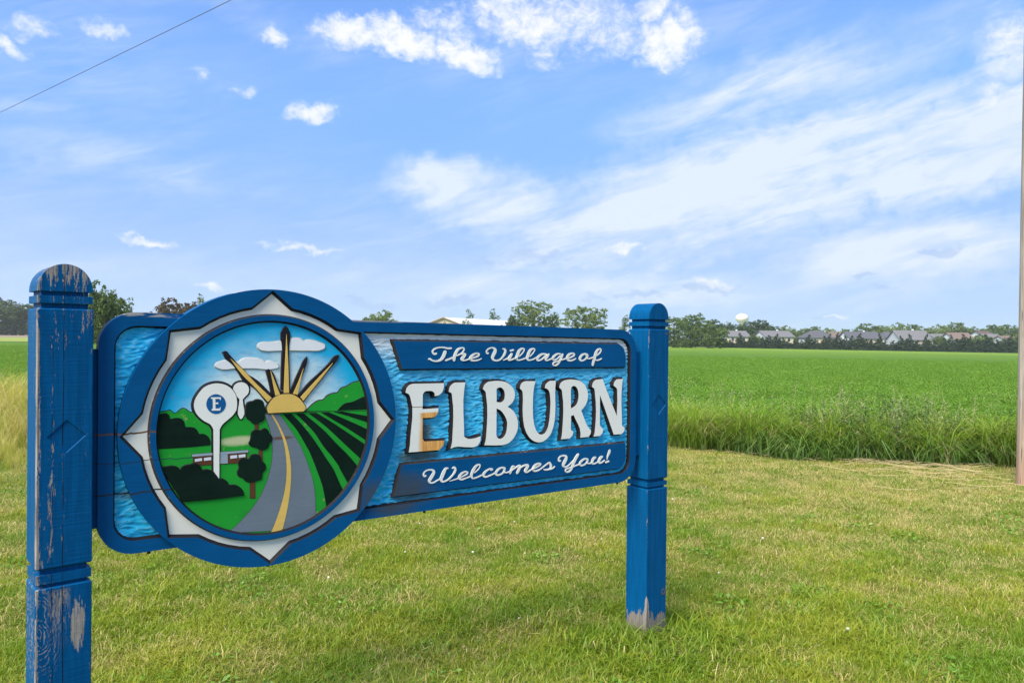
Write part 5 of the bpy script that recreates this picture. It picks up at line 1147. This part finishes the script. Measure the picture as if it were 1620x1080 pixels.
while xs < 1612:
    spr.append((xs, rs.uniform(526, 538)+(xs-1142)*0.004, rs.uniform(8.5, 12.5))); xs += rs.uniform(8.5, 15.0)
for i, (px, top, hw) in enumerate(spr[:50]):
    T('spruce_tree', '%s dark spruce from the left in the row along the far field edge' % ORD[i], px, top, hw, 252+rs.uniform(-3, 3), 'spruce', 'leaf_needle', 'spruces along the far field edge', var=i)
# low undergrowth that closes the row
vs = []; fs = []; col = []
for _ in range(7000):
    px = rs.uniform(1055, 1640); d = 256+rs.uniform(-4, 6); x = at_px(px, d); z = land(x, d)+rs.random()**1.2*1.9*(0.7+0.3*sin(px*0.11))
    nn = Vector((rs.gauss(0, 1), rs.gauss(-0.4, 1), rs.gauss(0.4, 0.7))).normalized(); u = nn.orthogonal().normalized(); w = nn.cross(u); s = rs.uniform(0.15, 0.4); q = Vector((x, d, z)); t = rs.random()
    k = len(vs); vs += [tuple(q-u*s), tuple(q+w*s*0.6), tuple(q+u*s), tuple(q-w*s*0.6)]; fs.append((k, k+1, k+2, k+3)); col += [t, 0.5, 0, 1]*4
me = mesh('hedge_growth', vs, fs); at = me.color_attributes.new('tone', 'FLOAT_COLOR', 'POINT'); at.data.foreach_set('color', col)
tag(link('hedge_growth', me, mats=('leaf_needle',)), 'dark undergrowth closing the gaps along the far field edge', 'undergrowth', kind='stuff')
vs = []; fs = []; col = []
for _ in range(5000):
    px = rs.uniform(-60, 330); d = 300+rs.uniform(-4, 6); x = at_px(px, d); z = land(x, d)+rs.random()**1.3*(0.032*d)*(0.6+0.4*sin(px*0.07))
    nn = Vector((rs.gauss(0, 1), rs.gauss(-0.4, 1), rs.gauss(0.4, 0.7))).normalized(); u = nn.orthogonal().normalized(); w = nn.cross(u); s = rs.uniform(0.25, 0.6); q = Vector((x, d, z)); t = rs.random()
    k = len(vs); vs += [tuple(q-u*s), tuple(q+w*s*0.6), tuple(q+u*s), tuple(q-w*s*0.6)]; fs.append((k, k+1, k+2, k+3)); col += [t, 0.5, 0, 1]*4
me = mesh('thicket_growth', vs, fs); at = me.color_attributes.new('tone', 'FLOAT_COLOR', 'POINT'); at.data.foreach_set('color', col)
tag(link('thicket_growth', me, mats=('leaf_dark',)), 'low dark thicket along the left tree lines', 'undergrowth', kind='stuff')

# ------------------------------------------------------------------ houses beyond the field
def plain(name, col, rough=0.8, var=0.12, scale=(0.6, 0.6, 3.0)):
    m, g, b, o_ = new_mat(name); p = wpos(g); n = g.noise(g.v('MULTIPLY', p, scale), 1.0, 4.0, 0.6)
    setc(g, b, g.mix(n, tuple(c*(1-var) for c in col), tuple(min(1, c*(1+var)) for c in col))); b.inputs['Roughness'].default_value = rough; b.inputs['Specular IOR Level'].default_value = 0.2
plain('siding_cream', (0.62, 0.50, 0.34)); plain('siding_pink', (0.48, 0.38, 0.32)); plain('siding_white', (0.62, 0.62, 0.62)); plain('siding_grey', (0.40, 0.43, 0.46))
plain('shingle_grey', (0.145, 0.14, 0.142)); plain('shingle_dark', (0.09, 0.09, 0.10)); plain('shingle_brown', (0.16, 0.115, 0.095)); plain('shingle_red', (0.11, 0.07, 0.065))
plain('window_glass', (0.06, 0.075, 0.09), 0.1); plain('trim_white', (0.70, 0.70, 0.68))
def house(label, x0, x1, ridge, eave, dist, wallm, roofm, sidem='siding_white', hip=False, depth=9.0, turn=0.06):
    xa, xb = at_px(x0, dist), at_px(x1, dist); cx = (xa+xb)/2; w = xb-xa; z0 = land(cx, dist)-0.1
    hz = horizon_px((x0+x1)/2)
    zr = (hz-ridge)/F*(dist+depth/2)+CAM_H-z0; ze = (hz-eave)/F*dist+CAM_H-z0
    r = empty('house', (cx, dist+depth/2, z0), turn)
    W2, D2 = w/2-0.4, depth/2
    vs = [(-W2, -D2, 0), (W2, -D2, 0), (W2, D2, 0), (-W2, D2, 0), (-W2, -D2, ze), (W2, -D2, ze), (W2, D2, ze), (-W2, D2, ze)]
    fs = [(0, 1, 5, 4), (1, 2, 6, 5), (2, 3, 7, 6), (3, 0, 4, 7)]; mi = [0, 1, 0, 1]
    if not hip:
        vs += [(W2, 0, zr-0.12), (-W2, 0, zr-0.12)]; fs += [(5, 6, 8), (7, 4, 9)]; mi += [1, 1]
    link('wall', mesh('wall', vs, fs, mi=mi), r, mats=(wallm, sidem))
    o = 0.5; th = 0.18; inset = W2*0.55 if hip else -0.4+0.0
    A = [(-W2-o, -D2-o, ze-0.12), (W2+o, -D2-o, ze-0.12), (W2+o, D2+o, ze-0.12), (-W2-o, D2+o, ze-0.12)]
    R1, R2 = (-W2-o+(inset+o if hip else 0), 0, zr), (W2+o-(inset+o if hip else 0), 0, zr)
    top = A+[R1, R2]; bot = [(x, y, z-th) for x, y, z in top]
    f = [(0, 1, 5, 4), (2, 3, 4, 5), (1, 2, 5), (3, 0, 4)] if hip else [(0, 1, 5, 4), (2, 3, 4, 5)]
    fb = [tuple(i+6 for i in q)[::-1] for q in f]
    fe = [(0, 6, 7, 1), (2, 8, 9, 3)]+([(1, 7, 8, 2), (3, 9, 6, 0)] if hip else [(1, 7, 11, 5), (5, 11, 8, 2), (3, 9, 10, 4), (4, 10, 6, 0)])
    link('roof', mesh('roof', top+bot, f+fb+fe), r, mats=(roofm,))
    nw = max(2, int(w/3.4))
    v_, f_ = boxes([(-0.5, 0.5, -0.03, 0.03, -0.65, 0.65)]); wm = mesh('window', v_, f_); wm.materials.append(MATS['window_glass'])
    v_, f_ = boxes([(-0.62, -0.5, -0.05, 0.05, -0.77, 0.77), (0.5, 0.62, -0.05, 0.05, -0.77, 0.77), (-0.5, 0.5, -0.05, 0.05, 0.65, 0.77), (-0.5, 0.5, -0.05, 0.05, -0.77, -0.65)]); tm = mesh('window_frame', v_, f_); tm.materials.append(MATS['trim_white'])
    for st in ((0.30, 0.74) if ze > 4 else (0.55,)):
        for i in range(nw):
            x = -W2+(i+0.5)*2*W2/nw
            wo = link('window', wm, r, (x, -D2-0.02, ze*st)); link('frame', tm, wo)
    if not hip and w > 9:
        v_, f_ = boxes([(W2*0.3, W2*0.3+0.5, 0.8, 1.3, zr-0.9, zr+0.45)]); link('vent_pipe', mesh('vent_pipe', v_, f_), r, mats=('trim_white',))
    tag(r, label, 'house', 'houses beyond the field')
house('cream house with grey gable roof nearest the water tower', 1146, 1186, 523, 531.5, 276, 'siding_cream', 'shingle_grey', 'siding_grey', turn=0.10)
house('wide cream house with brownish grey roof and pale right gable', 1205, 1256, 523, 532, 278, 'siding_cream', 'shingle_grey', 'siding_white', turn=0.16)
house('cream house with dark hipped roof', 1277, 1319, 523, 533.5, 280, 'siding_cream', 'shingle_dark', hip=True)
house('house showing only a reddish brown roof behind the dark hipped one', 1316, 1342, 525, 533, 306, 'siding_pink', 'shingle_brown')
house('long cream house with dark grey roof and white right gable', 1340, 1398, 524.5, 535, 280, 'siding_cream', 'shingle_dark', 'siding_white', turn=0.12)
house('small house with dark hipped roof and pinkish wall', 1400, 1422, 525, 534, 288, 'siding_pink', 'shingle_dark', hip=True)
house('largest house with broad grey roof over pinkish walls', 1421, 1475, 522.5, 537, 274, 'siding_pink', 'shingle_grey', 'siding_grey', turn=0.05)
house('pale house half hidden by trees right of the broad grey roof', 1478, 1508, 528, 536, 292, 'siding_white', 'shingle_grey')
house('white house with light brown roof', 1507, 1543, 526, 537, 278, 'siding_white', 'shingle_brown', 'siding_white')
house('house with small dark red roof in the back row', 1552, 1574, 523.5, 530, 318, 'siding_pink', 'shingle_red')
house('house with flat grey roof near the utility pole', 1562, 1588, 528, 535, 292, 'siding_grey', 'shingle_grey')
house('white house seen low between trees next to the utility pole', 1590, 1614, 531, 539, 284, 'siding_white', 'shingle_brown')

# ------------------------------------------------------------------ barn
plain('barn_wall', (0.55, 0.45, 0.36), 0.7, 0.08, (6, 6, 0.5)); plain('barn_roof', (0.66, 0.64, 0.60), 0.5, 0.05, (5, 5, 5)); plain('barn_trim', (0.30, 0.20, 0.14))
bx, by = -18.0, 200.0
bd = Vector((16.8, 33.0)).normalized()
barn = empty('barn', (bx, by, land(bx, by)), math.atan2(bd.y, bd.x))
Lb, Wb, Eb, Rb = 37.0, 6.0, 4.9, 6.85
vs = [(0, -Wb, 0), (0, Wb, 0), (0, -Wb, Eb), (0, Wb, Eb), (0, 0, Rb-0.1), (Lb, -Wb, 0), (Lb, Wb, 0), (Lb, -Wb, Eb), (Lb, Wb, Eb), (Lb, 0, Rb-0.1)]
link('wall', mesh('wall', vs, [(0, 2, 4, 3, 1), (5, 6, 8, 9, 7), (0, 5, 7, 2), (1, 3, 8, 6)]), barn, mats=('barn_wall',))
o = 0.5
top = [(-o, -Wb-o, Eb-0.14), (Lb+o, -Wb-o, Eb-0.14), (Lb+o, 0, Rb+0.05), (-o, 0, Rb+0.05), (Lb+o, Wb+o, Eb-0.14), (-o, Wb+o, Eb-0.14)]
bot = [(x, y, z-0.16) for x, y, z in top]
link('roof', mesh('roof', top+bot, [(0, 1, 2, 3), (3, 2, 4, 5), (6, 9, 8, 7), (9, 11, 10, 8), (0, 6, 7, 1), (4, 10, 11, 5), (1, 7, 8, 2), (2, 8, 10, 4), (0, 3, 9, 6), (3, 5, 11, 9)]), barn, mats=('barn_roof',))
v_, f_ = boxes([(-0.62, -0.50, -2.0, 2.0, 0, 3.6)]); link('door', mesh('door', v_, f_), barn, mats=('barn_trim',))
def rake(s):
    vs = []; fs = []
    tube(vs, fs, [(Vector((-0.58, s*(Wb+o), Eb-0.2)), 0.14), (Vector((-0.58, 0, Rb+0.0)), 0.14)], 6); return mesh('rake_board', vs, fs)
for s in (-1, 1): link('rake_board', rake(s), barn, mats=('barn_trim',))
tag(barn, 'low cream barn with long white metal roof above the top edge of the sign', 'barn')

# ------------------------------------------------------------------ water tower
plain('tower_paint', (0.78, 0.66, 0.52), 0.4, 0.06, (0.3, 0.3, 0.6)); plain('tower_steel', (0.3, 0.3, 0.3))
wd = 880.0; wx = at_px(1173.5, wd); wz = land(wx, wd)
wt = empty('water_tower', (wx, wd, wz))
def lathe(name, prof, n=32):
    vs = []; fs = []
    for r, z in prof:
        for k in range(n): vs.append((r*cos(2*pi*k/n), r*sin(2*pi*k/n), z))
    for i in range(len(prof)-1):
        for k in range(n): fs.append((i*n+k, i*n+(k+1) % n, (i+1)*n+(k+1) % n, (i+1)*n+k))
    return mesh(name, vs, fs, True)
ztop = (horizon_px(1173)-496)/F*wd+CAM_H-wz
link('tank', lathe('tank', [(0.05, ztop), (2.6, ztop-0.35), (5.2, ztop-1.5), (6.9, ztop-3.3), (7.5, ztop-5.2), (7.1, ztop-7.2), (5.6, ztop-9.2), (3.6, ztop-11.4), (2.2, ztop-13.4), (1.7, ztop-15.5)]), wt, mats=('tower_paint',))
link('stem', lathe('stem', [(1.7, ztop-15.4), (1.6, 8), (2.2, 4), (3.6, 0.8), (4.0, -1)]), wt, mats=('tower_paint',))
v_, f_ = boxes([(-0.12, 0.12, -0.12, 0.12, ztop-0.3, ztop+2.2)]); link('antenna', mesh('antenna', v_, f_), wt, mats=('tower_steel',))
link('rail', lathe('rail', [(1.5, ztop-0.2), (1.5, ztop+0.9), (1.4, ztop+0.9), (1.4, ztop-0.2)], 16), wt, mats=('tower_steel',))
tag(wt, 'cream bulb-topped water tower rising behind the dark oaks', 'water tower')

# ------------------------------------------------------------------ utility pole and its wire
m_, g, b, o_ = new_mat('pole_wood'); oc = g.add('ShaderNodeTexCoord').outputs['Object']; z = g.sep(oc)[2]
gr = g.noise(g.v('MULTIPLY', oc, (40, 40, 1.6)), 1.0, 5.0, 0.65); n2 = g.noise(oc, 2.5, 4.0, 0.6)
c = g.mix(g.rng(gr, 0.3, 0.7), (0.24, 0.195, 0.15), (0.50, 0.43, 0.34))
c = g.mix(g.m('MULTIPLY', g.rng(g.m('ADD', z, g.m('MULTIPLY', n2, 1.2)), 1.7, 0.5), 0.6), c, (0.42, 0.22, 0.125))
c = g.mix(g.rng(g.noise(g.v('MULTIPLY', oc, (60, 60, 2.2)), 1.0, 3.0), 0.66, 0.70), c, (0.07, 0.05, 0.04))
setc(g, b, c); b.inputs['Roughness'].default_value = 0.9; b.inputs['Specular IOR Level'].default_value = 0.15; bump(g, b, gr, 0.8, 0.01)
PX, PY = 5.18, 7.45
pole = empty('utility_pole', (PX, PY, 0))
vs = []; fs = []
tube(vs, fs, [(Vector((0, 0, -0.4)), 0.150), (Vector((0, 0, 0.0)), 0.148), (Vector((0, 0, 0.35)), 0.145), (Vector((0.0, 0, 3)), 0.136), (Vector((0.0, 0, 6)), 0.120), (Vector((0, 0, 8.52)), 0.108)], 24)
k = len(vs)-24; fs.append(tuple(range(k, k+24)))
link('shaft', mesh('shaft', vs, fs, True), pole, mats=('pole_wood',))
plain('insulator_glaze', (0.20, 0.12, 0.08), 0.2); plain('wire_black', (0.13, 0.12, 0.115), 0.5)
link('insulator', lathe('insulator', [(r_, z_-1.2) for r_, z_ in [(0.01, 9.98), (0.045, 9.95), (0.05, 9.90), (0.03, 9.87), (0.05, 9.83), (0.05, 9.78), (0.02, 9.74), (0.02, 9.66)]], 14), pole, mats=('insulator_glaze',))
tag(pole, 'weathered wooden utility pole at the right edge, reddish near its foot', 'utility pole')
vs = []; fs = []; pts = []
WA = Vector((PX, PY, ZWIRE)); WB = Vector((-58.0, YWIRE, ZWIRE))
for i in range(61):
    q = i/60; p_ = WA.lerp(WB, q); p_.z -= 4*0.12*q*(1-q); pts.append((p_, 0.0085))
tube(vs, fs, pts, 6)
tag(link('overhead_wire', mesh('overhead_wire', vs, fs, True), mats=('wire_black',)), 'thin dark overhead wire crossing the sky at upper left', 'wire')

# ------------------------------------------------------------------ summer haze over the fields
hm = bpy.data.materials.new('haze_air'); hm.use_nodes = True
g = NT(hm.node_tree); g.n.clear()
out = g.add('ShaderNodeOutputMaterial'); pv = g.add('ShaderNodeVolumePrincipled')
pv.inputs['Color'].default_value = (0.94, 0.97, 1.0, 1); pv.inputs['Density'].default_value = HAZE; pv.inputs['Anisotropy'].default_value = 0.2
g.l.new(pv.outputs[0], out.inputs['Volume'])
MATS['haze_air'] = hm
v_, f_ = boxes([(-4600, 4600, -4600, 4600, -7.0, 44.0)])
tag(link('haze', mesh('haze', v_, f_), mats=('haze_air',)), 'thin pale summer haze over the fields', 'haze', kind='stuff')
